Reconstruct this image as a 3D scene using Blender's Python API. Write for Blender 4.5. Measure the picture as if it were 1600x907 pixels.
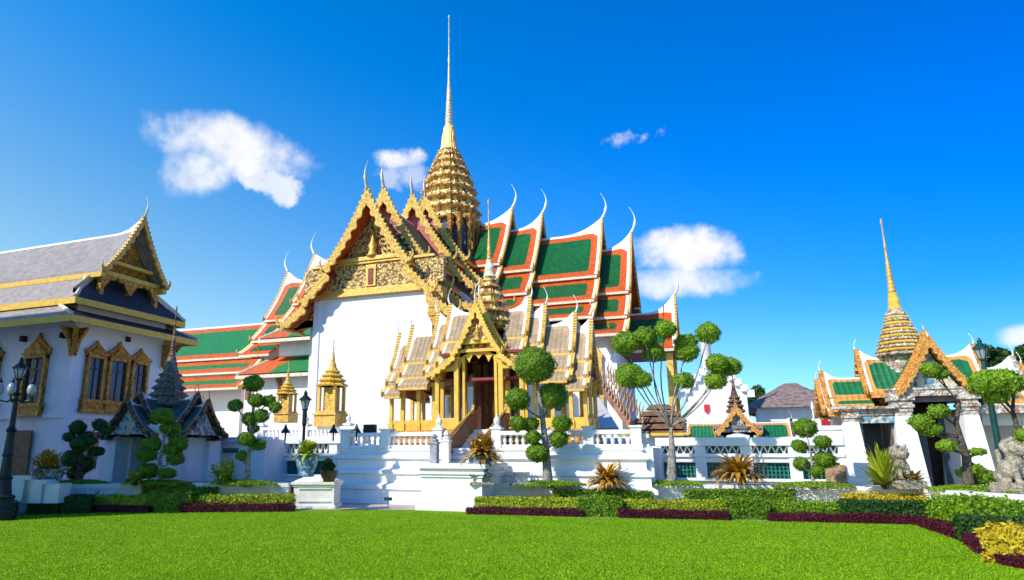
import bpy, bmesh, math, random
import numpy as np
from math import sin, cos, tan, pi, radians, sqrt, atan, atan2
from mathutils import Vector, Matrix
random.seed(7); rng = np.random.default_rng(7)
for o in list(bpy.data.objects): bpy.data.objects.remove(o)
SC = bpy.context.scene; COL = SC.collection

# ------------------------------------------------------------------ camera
YAW = radians(22); FPX = 1067.; PX0 = 700.; PY0 = 453.5; TILT = atan(254.5 / FPX); EYE = 1.6
cam = bpy.data.cameras.new('camera'); camo = bpy.data.objects.new('camera', cam); COL.objects.link(camo)
camo.location = (0, 0, EYE); camo.rotation_euler = (pi / 2 + TILT, 0, YAW)
cam.sensor_width = 36; cam.lens = 36 * FPX / 1600; cam.shift_x = (800 - PX0) / 1600
cam.clip_end = 3000; cam.clip_start = .1
SC.camera = camo

# ------------------------------------------------------------------ light
SUN_EL = radians(37); SUN_H = Vector((-.559, -.829, 0)).normalized()
sund = bpy.data.lights.new('sun', 'SUN'); suno = bpy.data.objects.new('sun', sund); COL.objects.link(suno)
sund.energy = 4.1; sund.angle = radians(.53); sund.color = (1, .95, .86)
sd = Vector((SUN_H.x * cos(SUN_EL), SUN_H.y * cos(SUN_EL), sin(SUN_EL)))
suno.rotation_euler = sd.to_track_quat('Z', 'Y').to_euler()
SC.view_settings.view_transform = 'Standard'; SC.view_settings.look = 'None'
SC.view_settings.exposure = .34; SC.view_settings.gamma = 1
SC.view_settings.use_curve_mapping = False

F = Vector((-sin(YAW), cos(YAW), 0)); R = Vector((cos(YAW), sin(YAW), 0))
def ray(px, py):
    dx = (px - PX0) / FPX; dy = (PY0 - py) / FPX
    fw = cos(TILT) - dy * sin(TILT)
    return dx * R + fw * F + Vector((0, 0, sin(TILT) + dy * cos(TILT))), fw
def PD(px, py, D):
    d, fw = ray(px, py); return Vector((0, 0, EYE)) + d * (D / fw)
def PZ(px, py, z=0):
    d, fw = ray(px, py); return Vector((0, 0, EYE)) + d * ((z - EYE) / d.z)

# ------------------------------------------------------------------ world
w = bpy.data.worlds.new('World'); SC.world = w; w.use_nodes = True
nt = w.node_tree; N = nt.nodes; L = nt.links
for n in list(N): N.remove(n)
def nd(tree, t, **k):
    n = tree.nodes.new(t)
    for a, b in k.items(): setattr(n, a, b)
    return n
def mth(tree, op, a, b=None, c=None, clamp=False):
    n = tree.nodes.new('ShaderNodeMath'); n.operation = op; n.use_clamp = clamp
    for i, v in enumerate((a, b, c)):
        if v is None: continue
        if isinstance(v, (int, float)): n.inputs[i].default_value = v
        else: tree.links.new(v, n.inputs[i])
    return n.outputs[0]
def vdot(tree, a, v):
    n = tree.nodes.new('ShaderNodeVectorMath'); n.operation = 'DOT_PRODUCT'
    tree.links.new(a, n.inputs[0]); n.inputs[1].default_value = v
    return n.outputs['Value']
sky = nd(nt, 'ShaderNodeTexSky', sky_type='NISHITA', sun_disc=False, sun_elevation=SUN_EL,
         sun_rotation=atan2(SUN_H.x, SUN_H.y), altitude=0, air_density=1.0, dust_density=.25, ozone_density=2.2)
hs = nd(nt, 'ShaderNodeHueSaturation'); hs.inputs['Saturation'].default_value = 1.75; hs.inputs['Value'].default_value = 1.42
L.new(sky.outputs[0], hs.inputs['Color'])
tint = nd(nt, 'ShaderNodeMix', data_type='RGBA', blend_type='MULTIPLY'); tint.inputs[0].default_value = 1
L.new(hs.outputs[0], tint.inputs[6]); tint.inputs[7].default_value = (.7, 1.2, 1.45, 1)
tc = nd(nt, 'ShaderNodeTexCoord'); dirv = tc.outputs['Generated']
hs2 = nd(nt, 'ShaderNodeHueSaturation'); hs2.inputs['Saturation'].default_value = 1.08; hs2.inputs['Value'].default_value = 1.2; L.new(sky.outputs[0], hs2.inputs['Color'])
tint2 = nd(nt, 'ShaderNodeMix', data_type='RGBA', blend_type='MULTIPLY'); tint2.inputs[0].default_value = 1; L.new(hs2.outputs[0], tint2.inputs[6]); tint2.inputs[7].default_value = (.88, 1.08, 1.12, 1)
el = nd(nt, 'ShaderNodeMapRange', interpolation_type='SMOOTHSTEP'); el.inputs[1].default_value = -.02; el.inputs[2].default_value = .52
lf = vdot(nt, dirv, -R); L.new(mth(nt, 'SUBTRACT', vdot(nt, dirv, (0, 0, 1)), mth(nt, 'MULTIPLY', lf, .30)), el.inputs[0])
skm = nd(nt, 'ShaderNodeMix', data_type='RGBA'); L.new(el.outputs[0], skm.inputs[0]); L.new(tint2.outputs[2], skm.inputs[6]); L.new(tint.outputs[2], skm.inputs[7])
nz = nd(nt, 'ShaderNodeTexNoise'); nz.inputs['Scale'].default_value = 13; nz.inputs['Detail'].default_value = 9; nz.inputs['Roughness'].default_value = .6
L.new(dirv, nz.inputs['Vector'])
nz2 = nd(nt, 'ShaderNodeTexNoise'); nz2.inputs['Scale'].default_value = 34; nz2.inputs['Detail'].default_value = 7
L.new(dirv, nz2.inputs['Vector'])
dn = mth(nt, 'ADD', mth(nt, 'MULTIPLY', mth(nt, 'SUBTRACT', nz.outputs[0], .5), 3.4), mth(nt, 'MULTIPLY', mth(nt, 'SUBTRACT', nz2.outputs[0], .5), 1.3))
mask = None; shade = None
for (px, py, a, b, rot, k, op) in ((362, 230, 112, 44, -.12, .7, 1), (308, 266, 58, 38, .5, .7, 1), (425, 284, 42, 22, -.2, 2.2, .8), (628, 248, 40, 17, .1, 1.3, .9), (640, 274, 46, 20, 0, 2.0, .5),
                            (1075, 396, 84, 38, .0, 1.0, 1), (1060, 440, 92, 28, -.05, .8, .9), (990, 214, 34, 13, .1, 2.4, .6),
                            (1600, 524, 30, 14, 0, .6, .9)):
    c = ray(px, py)[0].normalized(); up = Vector((0, 0, 1)); rt = c.cross(up).normalized(); u2 = rt.cross(c)
    rt, u2 = rt * cos(rot) + u2 * sin(rot), u2 * cos(rot) - rt * sin(rot)
    sx, sy = a * 1.05 / FPX, b * 1.05 / FPX
    dc = vdot(nt, dirv, c); uu = mth(nt, 'DIVIDE', vdot(nt, dirv, rt / sx), dc); vv = mth(nt, 'DIVIDE', vdot(nt, dirv, u2 / sy), dc)
    r2 = mth(nt, 'ADD', mth(nt, 'POWER', mth(nt, 'ABSOLUTE', uu), 2), mth(nt, 'POWER', mth(nt, 'ABSOLUTE', vv), 2))
    m = mth(nt, 'ADD', mth(nt, 'SUBTRACT', 1.0, r2), mth(nt, 'MULTIPLY', dn, k))
    sm = nd(nt, 'ShaderNodeMapRange', interpolation_type='SMOOTHSTEP'); L.new(m, sm.inputs[0])
    sm.inputs[1].default_value = -.2; sm.inputs[2].default_value = 1.15; sm.inputs[4].default_value = op
    front = mth(nt, 'GREATER_THAN', dc, .2); v = mth(nt, 'MULTIPLY', sm.outputs[0], front)
    mask = v if mask is None else mth(nt, 'MAXIMUM', mask, v)
cm = nd(nt, 'ShaderNodeMix', data_type='RGBA'); L.new(mask, cm.inputs[0]); gv = nd(nt, 'ShaderNodeCombineXYZ')
for gi, gk in enumerate((.85, .6, .2)): L.new(mth(nt, 'MAXIMUM', mth(nt, 'ADD', mth(nt, 'MULTIPLY', lf, gk), 1.0), .5), gv.inputs[gi])
gm = nd(nt, 'ShaderNodeMix', data_type='RGBA', blend_type='MULTIPLY'); gm.inputs[0].default_value = 1; L.new(skm.outputs[2], gm.inputs[6]); L.new(gv.outputs[0], gm.inputs[7]); L.new(gm.outputs[2], cm.inputs[6])
cc = nd(nt, 'ShaderNodeMix', data_type='RGBA'); L.new(nz2.outputs[0], cc.inputs[0])
cc.inputs[6].default_value = (6.6, 6.9, 7.6, 1); cc.inputs[7].default_value = (9.0, 8.9, 8.8, 1)
L.new(cc.outputs[2], cm.inputs[7])
bg = nd(nt, 'ShaderNodeBackground'); bg.inputs[1].default_value = .1
L.new(cm.outputs[2], bg.inputs[0])
wo = nd(nt, 'ShaderNodeOutputWorld'); L.new(bg.outputs[0], wo.inputs[0])

# ------------------------------------------------------------------ materials
MATS = {}
def mat(name, col, rough=.7, metal=0, var=.12, scale=3., bump=.0, bscale=20., col2=None, kind='noise', amt=.5, spec=.4, dirt=0, wash=0):
    if name in MATS: return MATS[name]
    m = bpy.data.materials.new(name); m.use_nodes = True; t = m.node_tree
    b = t.nodes['Principled BSDF']; b.inputs['Roughness'].default_value = rough; b.inputs['Metallic'].default_value = metal
    b.inputs['Specular IOR Level'].default_value = spec
    co = nd(t, 'ShaderNodeTexCoord'); src = co.outputs['Object']
    n1 = nd(t, 'ShaderNodeTexNoise'); n1.inputs['Scale'].default_value = scale; n1.inputs['Detail'].default_value = 6
    t.links.new(src, n1.inputs['Vector'])
    mx = nd(t, 'ShaderNodeMix', data_type='RGBA')
    d = [max(0, c * (1 - var * 1.6)) for c in col[:3]] + [1]; l = [min(1, c * (1 + var)) for c in col[:3]] + [1]
    mx.inputs[6].default_value = d; mx.inputs[7].default_value = l
    mr = nd(t, 'ShaderNodeMapRange'); mr.inputs[1].default_value = .3; mr.inputs[2].default_value = .7
    t.links.new(n1.outputs[0], mr.inputs[0]); t.links.new(mr.outputs[0], mx.inputs[0]); out = mx.outputs[2]
    h = None
    if col2:
        if kind == 'carved':
            v = nd(t, 'ShaderNodeTexVoronoi', feature='F1'); v.inputs['Scale'].default_value = bscale
            n2 = nd(t, 'ShaderNodeTexNoise'); n2.inputs['Scale'].default_value = bscale * .7; n2.inputs['Detail'].default_value = 4
            t.links.new(src, n2.inputs['Vector'])
            ad = nd(t, 'ShaderNodeMix', data_type='RGBA'); ad.inputs[0].default_value = .25
            t.links.new(src, ad.inputs[6]); t.links.new(n2.outputs['Color'], ad.inputs[7]); t.links.new(ad.outputs[2], v.inputs['Vector'])
            r = nd(t, 'ShaderNodeMapRange'); r.inputs[1].default_value = amt - .12; r.inputs[2].default_value = amt + .12
            t.links.new(v.outputs['Distance'], r.inputs[0]); fac = r.outputs[0]; h = mth(t, 'SUBTRACT', 1, v.outputs['Distance'])  # hollows take the second colour: mosaic and inlay, plus shade painted into gilt recesses
        else:
            n2 = nd(t, 'ShaderNodeTexNoise'); n2.inputs['Scale'].default_value = bscale; n2.inputs['Detail'].default_value = 5
            t.links.new(src, n2.inputs['Vector'])
            r = nd(t, 'ShaderNodeMapRange'); r.inputs[1].default_value = amt - .08; r.inputs[2].default_value = amt + .08
            t.links.new(n2.outputs[0], r.inputs[0]); fac = r.outputs[0]; h = n2.outputs[0]
        m2 = nd(t, 'ShaderNodeMix', data_type='RGBA'); t.links.new(fac, m2.inputs[0]); t.links.new(out, m2.inputs[6])
        m2.inputs[7].default_value = (*col2, 1); out = m2.outputs[2]
    if dirt:
        nn = nd(t, 'ShaderNodeTexNoise'); nn.inputs['Scale'].default_value = 1.3; nn.inputs['Detail'].default_value = 8; nn.inputs['Roughness'].default_value = .7
        mp = nd(t, 'ShaderNodeMapping'); mp.inputs['Scale'].default_value = (1.6, 1.6, .35); t.links.new(src, mp.inputs[0]); t.links.new(mp.outputs[0], nn.inputs['Vector'])
        r = nd(t, 'ShaderNodeMapRange'); r.inputs[1].default_value = .52; r.inputs[2].default_value = .75; r.inputs[4].default_value = dirt
        t.links.new(nn.outputs[0], r.inputs[0]); m3 = nd(t, 'ShaderNodeMix', data_type='RGBA', blend_type='MULTIPLY')
        t.links.new(r.outputs[0], m3.inputs[0]); t.links.new(out, m3.inputs[6]); m3.inputs[7].default_value = (.5, .47, .42, 1); out = m3.outputs[2]
    t.links.new(out, b.inputs['Base Color'])
    if bump:
        if h is None:
            n3 = nd(t, 'ShaderNodeTexNoise'); n3.inputs['Scale'].default_value = bscale; n3.inputs['Detail'].default_value = 4
            t.links.new(src, n3.inputs['Vector']); h = n3.outputs[0]
        bp = nd(t, 'ShaderNodeBump'); bp.inputs['Strength'].default_value = bump; bp.inputs['Distance'].default_value = .08
        t.links.new(h, bp.inputs['Height']); t.links.new(bp.outputs[0], b.inputs['Normal'])
    MATS[name] = m; return m

def roof_mat(name, field, border, edge=(.82, .80, .76), bw=.5, rough=.45):
    m = bpy.data.materials.new(name); m.use_nodes = True; t = m.node_tree; b = t.nodes['Principled BSDF']
    b.inputs['Roughness'].default_value = rough; b.inputs['Specular IOR Level'].default_value = .25
    bd = nd(t, 'ShaderNodeAttribute', attribute_name='bd').outputs['Fac']
    wt = nd(t, 'ShaderNodeAttribute', attribute_name='wt').outputs['Fac']
    ss = nd(t, 'ShaderNodeAttribute', attribute_name='sl').outputs['Fac']
    ww = nd(t, 'ShaderNodeAttribute', attribute_name='sw').outputs['Fac']
    co = nd(t, 'ShaderNodeTexCoord')
    n1 = nd(t, 'ShaderNodeTexNoise'); n1.inputs['Scale'].default_value = 2.2; n1.inputs['Detail'].default_value = 8; n1.inputs['Roughness'].default_value = .7
    t.links.new(co.outputs['Object'], n1.inputs['Vector'])
    cb = nd(t, 'ShaderNodeCombineXYZ'); t.links.new(mth(t, 'FLOOR', mth(t, 'MULTIPLY', ss, 5.5)), cb.inputs[0]); t.links.new(mth(t, 'FLOOR', mth(t, 'MULTIPLY', ww, 6)), cb.inputs[1])
    wn = nd(t, 'ShaderNodeTexWhiteNoise', noise_dimensions='3D'); t.links.new(cb.outputs[0], wn.inputs[0])
    k = mth(t, 'ADD', mth(t, 'MULTIPLY', wn.outputs[0], .4), mth(t, 'MULTIPLY', n1.outputs[0], .9))
    def jit(c):
        x = nd(t, 'ShaderNodeMix', data_type='RGBA'); t.links.new(mth(t, 'MULTIPLY', k, 1, clamp=True), x.inputs[0])
        x.inputs[6].default_value = (*[v * .55 for v in c], 1); x.inputs[7].default_value = (*[min(1, v * 1.3) for v in c], 1); return x.outputs[2]
    a = nd(t, 'ShaderNodeMix', data_type='RGBA'); t.links.new(mth(t, 'LESS_THAN', bd, bw), a.inputs[0]); t.links.new(jit(field), a.inputs[6]); t.links.new(jit(border), a.inputs[7])
    a2 = nd(t, 'ShaderNodeMix', data_type='RGBA'); t.links.new(mth(t, 'LESS_THAN', wt, 0), a2.inputs[0]); t.links.new(a.outputs[2], a2.inputs[6]); a2.inputs[7].default_value = (*edge, 1)
    t.links.new(a2.outputs[2], b.inputs['Base Color'])
    row = mth(t, 'FRACT', mth(t, 'MULTIPLY', ww, 6)); col = mth(t, 'ABSOLUTE', mth(t, 'SINE', mth(t, 'MULTIPLY', ss, 17.3)))
    hh = mth(t, 'MULTIPLY', mth(t, 'ADD', row, mth(t, 'MULTIPLY', col, .5)), mth(t, 'GREATER_THAN', wt, 0))
    bp = nd(t, 'ShaderNodeBump'); bp.inputs['Strength'].default_value = .8; bp.inputs['Distance'].default_value = .05
    t.links.new(hh, bp.inputs['Height']); t.links.new(bp.outputs[0], b.inputs['Normal'])
    return m

WHITE = mat('white_plaster', (.80, .79, .77), .75, var=.03, scale=1.2, bump=.15, bscale=6, dirt=.3)
WHITEC = mat('white_stone', (.80, .77, .69), .7, var=.08, scale=3, bump=.2, bscale=14, dirt=.3)
CREAM = mat('cream_trim', (.72, .62, .45), .6, var=.12, scale=5, dirt=.25)
GOLD = mat('gold_leaf', (.82, .52, .11), .42, .25, var=.22, scale=6, col2=(.42, .19, .04), kind='carved', bscale=15, amt=.66, bump=.5)
GOLDP = mat('gold_plain', (.72, .43, .09), .45, .25, var=.2, scale=5, bump=.35, bscale=25)
GOLDY = mat('yellow_paint', (.74, .46, .06), .5, 0, var=.12, scale=4, bump=.2, bscale=25)
GOLDC = mat('gold_carving', (.80, .54, .18), .45, .15, var=.3, scale=7, col2=(.16, .07, .03), kind='carved', bscale=8.5, amt=.55, bump=.8)
GOLDD = mat('dark_gold_carving', (.76, .36, .05), .45, .2, var=.3, scale=6, col2=(.10, .035, .012), kind='carved', bscale=15, amt=.7, bump=.7)
SPIREG = mat('spire_gilding', (.78, .52, .16), .4, .2, var=.3, scale=6, col2=(.30, .13, .05), kind='carved', bscale=4.5, amt=.6, bump=1.)
GOLDPALE = mat('pale_gold', (.80, .52, .15), .4, .2, var=.25, scale=4, bump=.3)
NEEDLE = mat('spire_gold_white', (.66, .56, .38), .45, .1, var=.25, scale=4, bump=.3)
ORANGEG = mat('orange_gilding', (.74, .34, .06), .5, .1, var=.25, scale=7, col2=(.45, .17, .04), kind='carved', bscale=14, amt=.66, bump=.5)
RED = mat('red_lacquer', (.22, .035, .022), .55, var=.25, scale=4)
MAUVE = mat('mauve_gable', (.48, .12, .11), .6, var=.2, scale=5)
DARK = mat('dark_interior', (.035, .02, .015), .8, var=.3)
BROWN = mat('brown_wood', (.20, .09, .04), .6, var=.3, scale=6, bump=.3, bscale=30)
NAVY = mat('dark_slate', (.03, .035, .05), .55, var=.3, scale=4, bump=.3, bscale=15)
GLASS = mat('dark_glass', (.03, .035, .04), .12, var=.2, spec=.8)
TEAL = mat('teal_glazed_tile', (.02, .17, .14), .3, var=.35, scale=9, bump=.4, bscale=18)
BLUEC = mat('blue_mosaic', (.10, .25, .34), .4, var=.3, scale=6, col2=(.55, .50, .38), kind='carved', bscale=7, amt=.5, bump=.7)
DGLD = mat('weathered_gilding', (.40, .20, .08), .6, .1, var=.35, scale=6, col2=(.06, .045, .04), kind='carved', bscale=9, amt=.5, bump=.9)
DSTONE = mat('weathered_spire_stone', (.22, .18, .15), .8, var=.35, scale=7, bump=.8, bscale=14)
MIX_S = mat('pale_mosaic', (.58, .54, .46), .6, var=.2, scale=8, col2=(.33, .17, .09), kind='carved', bscale=9, amt=.62, bump=.8)
IRON = mat('dark_iron', (.012, .022, .022), .45, .3, var=.3)
GREENIRON = mat('green_iron', (.008, .06, .05), .4, .2, var=.3)
LAMPG = mat('frosted_lamp_glass', (.3, .33, .35), .2, var=.05, spec=.6)
BARK = mat('pale_bark', (.34, .30, .25), .85, var=.35, scale=9, bump=.9, bscale=22)
BARKD = mat('dark_bark', (.12, .09, .065), .85, var=.35, scale=9, bump=.9, bscale=22)
STATUE = mat('old_statue_stone', (.42, .36, .27), .85, var=.35, scale=10, bump=1., bscale=22, dirt=.6)
SOIL = mat('soil', (.10, .06, .04), .95, var=.3, bump=.6)
PAVE = mat('pink_paving', (.50, .40, .36), .85, var=.15, scale=2, bump=.3, bscale=10, dirt=.3)
GROUND = mat('pale_paving', (.36, .34, .31), .9, var=.15, scale=.8, bump=.3, bscale=5, dirt=.3)
BLUEPOT = mat('painted_porcelain', (.42, .50, .55), .2, var=.15, col2=(.06, .14, .26), kind='carved', bscale=9, amt=.4, bump=.1, spec=.7)
REDP = mat('red_paint', (.5, .02, .03), .5, var=.1)
PINKROOF = mat('brown_tile', (.26, .18, .15), .8, var=.3, scale=3, bump=.6, bscale=12)
R_GREEN = roof_mat('green_orange_tiles', (.012, .115, .03), (.60, .10, .018), bw=.48)
R_GREEN2 = roof_mat('weathered_green_orange_tiles', (.03, .20, .06), (.58, .12, .03), bw=.6)
R_GREY = roof_mat('grey_tiles', (.33, .285, .25), (.31, .27, .24), bw=.1, rough=.6)
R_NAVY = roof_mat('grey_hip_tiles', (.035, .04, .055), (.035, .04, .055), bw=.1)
R_TAN = roof_mat('tan_tiles', (.36, .26, .16), (.44, .30, .17), bw=.12, rough=.6)
R_GSM = roof_mat('green_tiles_gold_border', (.012, .14, .05), (.60, .28, .07), bw=.13)
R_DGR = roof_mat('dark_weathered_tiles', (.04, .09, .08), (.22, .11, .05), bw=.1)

def leaf_mat(name, c1, c2, ns=3, tl=.22):
    m = bpy.data.materials.new(name); m.use_nodes = True; t = m.node_tree; b = t.nodes['Principled BSDF']
    b.inputs['Roughness'].default_value = .55; b.inputs['Specular IOR Level'].default_value = .3
    at_ = nd(t, 'ShaderNodeAttribute', attribute_name='lv').outputs['Fac']
    co = nd(t, 'ShaderNodeTexCoord'); n1 = nd(t, 'ShaderNodeTexNoise'); n1.inputs['Scale'].default_value = ns; n1.inputs['Detail'].default_value = 5
    t.links.new(co.outputs['Object'], n1.inputs['Vector'])
    x = nd(t, 'ShaderNodeMix', data_type='RGBA')
    t.links.new(mth(t, 'ADD', mth(t, 'MULTIPLY', at_, .65), mth(t, 'MULTIPLY', mth(t, 'SUBTRACT', n1.outputs[0], .35), .9), clamp=True), x.inputs[0])
    x.inputs[6].default_value = (*c1, 1); x.inputs[7].default_value = (*c2, 1)
    t.links.new(x.outputs[2], b.inputs['Base Color'])
    tr = nd(t, 'ShaderNodeBsdfTranslucent'); t.links.new(x.outputs[2], tr.inputs[0])
    ms = nd(t, 'ShaderNodeMixShader'); ms.inputs[0].default_value = tl
    t.links.new(b.outputs[0], ms.inputs[1]); t.links.new(tr.outputs[0], ms.inputs[2]); t.links.new(ms.outputs[0], t.nodes['Material Output'].inputs[0])
    return m
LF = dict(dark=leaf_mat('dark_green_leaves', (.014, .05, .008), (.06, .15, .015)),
          mid=leaf_mat('green_leaves', (.055, .13, .005), (.25, .40, .012)),
          bright=leaf_mat('bright_green_leaves', (.08, .18, .006), (.33, .50, .02)),
          yg=leaf_mat('yellow_green_leaves', (.20, .26, .01), (.55, .60, .03)),
          yellow=leaf_mat('yellow_leaves', (.36, .27, .01), (.85, .62, .03)),
          maroon=leaf_mat('maroon_leaves', (.035, .004, .010), (.16, .012, .035)),
          orange=leaf_mat('orange_leaves', (.28, .13, .01), (.75, .42, .05)),
          grass=leaf_mat('grass_blades', (.19, .38, .002), (.38, .60, .003), .55, .4))

# ------------------------------------------------------------------ mesh builder
class MB:
    def __init__(s): s.v = []; s.f = []; s.a = {}
    def add(s, vs, fs):
        o = len(s.v); s.v += [tuple(x) for x in vs]; s.f += [tuple(i + o for i in f) for f in fs]; return s
    def box(s, x0, x1, y0, y1, z0, z1):
        return s.add([(x0, y0, z0), (x1, y0, z0), (x1, y1, z0), (x0, y1, z0), (x0, y0, z1), (x1, y0, z1), (x1, y1, z1), (x0, y1, z1)],
                     [(3, 2, 1, 0), (4, 5, 6, 7), (0, 1, 5, 4), (1, 2, 6, 5), (2, 3, 7, 6), (3, 0, 4, 7)])
    def cbox(s, x, y, z0, hx, hy, h): return s.box(x - hx, x + hx, y - hy, y + hy, z0, z0 + h)
    def loft(s, rings, close=True, caps=True):
        n = len(rings[0]); o = len(s.v)
        for r in rings: s.v += [tuple(p) for p in r]
        for i in range(len(rings) - 1):
            for j in range(n if close else n - 1):
                k = (j + 1) % n
                s.f.append((o + i * n + j, o + i * n + k, o + (i + 1) * n + k, o + (i + 1) * n + j))
        if caps:
            s.f.append(tuple(o + j for j in range(n - 1, -1, -1))); s.f.append(tuple(o + (len(rings) - 1) * n + j for j in range(n)))
        return s
    def lathe(s, x, y, prof, n=16):
        return s.loft([[(x + r * cos(2 * pi * j / n), y + r * sin(2 * pi * j / n), z) for j in range(n)] for r, z in prof])
    def tube(s, pts, rad, n=7):
        pts = [Vector(p) for p in pts]
        if isinstance(rad, (int, float)): rad = [rad] * len(pts)
        rings = []; ref = Vector((.31, .87, .12))
        for i, p in enumerate(pts):
            t = (pts[min(i + 1, len(pts) - 1)] - pts[max(i - 1, 0)]).normalized()
            a = t.cross(ref).normalized(); b = t.cross(a)
            rings.append([p + (a * cos(2 * pi * j / n) + b * sin(2 * pi * j / n)) * rad[i] for j in range(n)])
        return s.loft(rings)
    def plate(s, poly, off):      # polygon (3-D points) extruded by vector off
        n = len(poly); off = Vector(off); P = [Vector(p) for p in poly]
        return s.add(P + [p + off for p in P], [tuple(range(n))] + [tuple(range(2 * n - 1, n - 1, -1))] + [(i, (i + 1) % n, n + (i + 1) % n, n + i) for i in range(n)])
    def build(s, name, m, parent=None, smooth=False, bevel=0):
        me = bpy.data.meshes.new(name); me.from_pydata(s.v, [], s.f)
        for k, (dom, vals) in s.a.items():
            at_ = me.attributes.new(k, 'FLOAT', dom); at_.data.foreach_set('value', np.array(vals, dtype=np.float32))
        if not s.a:
            bm = bmesh.new(); bm.from_mesh(me); bmesh.ops.recalc_face_normals(bm, faces=bm.faces); bm.to_mesh(me); bm.free()
        if smooth:
            me.polygons.foreach_set('use_smooth', [True] * len(me.polygons))
        me.materials.append(m); o = bpy.data.objects.new(name, me); COL.objects.link(o)
        if parent: o.parent = parent
        if bevel:
            b = o.modifiers.new('bevel', 'BEVEL'); b.width = bevel; b.segments = 2; b.limit_method = 'ANGLE'
        return o
WORLD_OFF = {}
def thing(name, label, cat, loc=(0, 0, 0), group=None):
    o = bpy.data.objects.new(name, None); COL.objects.link(o); o.location = loc
    o['label'] = label; o['category'] = cat
    if group: o['group'] = group
    return o
def tag(o, label, cat, group=None):
    o['label'] = label; o['category'] = cat
    if group: o['group'] = group
    return o
def struct(o): o['kind'] = 'structure'; return o
def settle(root):    # parts are modelled in world space; hand them their thing's local frame
    m = Matrix.Translation(-Vector(root.location))
    for c in root.children: c.matrix_local = m @ c.matrix_local
    return root

# ---- leaves
def leaf_cloud(mb, P, Nn, size, flat=.5):
    n = len(P)
    rnd = rng.normal(size=(n, 3)); d = Nn * flat + rnd * (1 - flat); d /= np.linalg.norm(d, axis=1)[:, None]
    t = np.cross(d, rng.normal(size=(n, 3))); t /= np.linalg.norm(t, axis=1)[:, None] + 1e-9
    b = np.cross(d, t); sz = size * rng.uniform(.6, 1.4, size=(n, 1))
    V = np.stack([P - t * sz, P - b * sz * .5, P + t * sz, P + b * sz * .5], 1).reshape(-1, 3)
    o = len(mb.v); mb.v += V.tolist(); idx = (np.arange(4 * n) + o).reshape(-1, 4); mb.f += idx.tolist()
    a = mb.a.setdefault('lv', ('POINT', [])); a[1].extend([.3] * (o - len(a[1]))); a[1].extend(np.repeat(rng.uniform(0, 1, n), 4).tolist())
def ball(mb, c, r, leaf=.05, dens=1., squash=.85, lump=.1):
    bm = bmesh.new(); bmesh.ops.create_icosphere(bm, subdivisions=3, radius=1)
    ph = rng.uniform(0, 6, 6); o = len(mb.v); vs = []
    def rad(d): return 1 + lump * (np.sin(d[..., 0] * 4 + ph[0]) * np.sin(d[..., 1] * 4 + ph[1]) + .6 * np.sin(d[..., 2] * 6 + ph[2]) * np.sin(d[..., 0] * 7 + ph[3]))
    D = np.array([v.co[:] for v in bm.verts]); V = D * (rad(D) * r * .93)[:, None]; V[:, 2] *= squash; V += np.array(c)
    fs = [tuple(v.index for v in f.verts) for f in bm.faces]; bm.free()
    mb.add(V.tolist(), fs); a = mb.a.setdefault('lv', ('POINT', [])); a[1].extend([.15] * (len(mb.v) - len(a[1])))
    n = int(dens * 12.5 * r * r / (leaf * leaf) * .55)
    d = rng.normal(size=(n, 3)); d /= np.linalg.norm(d, axis=1)[:, None]
    P = d * (rad(d) * r * rng.uniform(.92, 1.05, n))[:, None]; P[:, 2] *= squash; P += np.array(c)
    leaf_cloud(mb, P, d, leaf, .55)
    k = max(4, int(n * .025)); d2 = d[:k]; P2 = d2 * (r * rng.uniform(1.05, 1.2, k))[:, None]; P2[:, 2] *= squash; P2 += np.array(c); leaf_cloud(mb, P2, d2, leaf * .9, .2)
def crown(mb, c, rad, leaf, n, clumps=14):      # loose natural crown
    c = np.array(c); rad = np.array(rad)
    for i in range(clumps):
        d = rng.normal(size=3); d /= np.linalg.norm(d); q = c + d * rad * rng.uniform(.35, .85); rr = rad.mean() * rng.uniform(.25, .45)
        m = n // clumps; p = rng.normal(size=(m, 3)); p /= np.linalg.norm(p, axis=1)[:, None]; nn = p.copy()
        p = q + p * rr * rng.uniform(.55, 1.05, (m, 1)); leaf_cloud(mb, p, nn, leaf, .3)
def blades(mb, c, n, length, width, up=.9, droop=.6, spread=1.):
    for i in range(n):
        az = random.uniform(0, 2 * pi); el = random.uniform(.15, 1.35) * up; ln = length * random.uniform(.6, 1.1); w_ = width * random.uniform(.7, 1.2)
        p = Vector(c); d = Vector((cos(az) * cos(el) * spread, sin(az) * cos(el) * spread, sin(el))); side = Vector((-sin(az), cos(az), 0)); K = 5
        o = len(mb.v)
        for k in range(K + 1):
            t = k / K; ww = w_ * (sin(pi * min(1, t * .85 + .15)) ** .7 if t < 1 else .05)
            mb.v += [tuple(p - side * ww), tuple(p + side * ww)]; p = p + d * (ln / K); d = (d + Vector((0, 0, -droop / K * (1 + t)))).normalized()
        for k in range(K): mb.f.append((o + 2 * k, o + 2 * k + 1, o + 2 * k + 3, o + 2 * k + 2))
        a = mb.a.setdefault('lv', ('POINT', [])); a[1].extend([random.random()] * (2 * K + 2))

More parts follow.
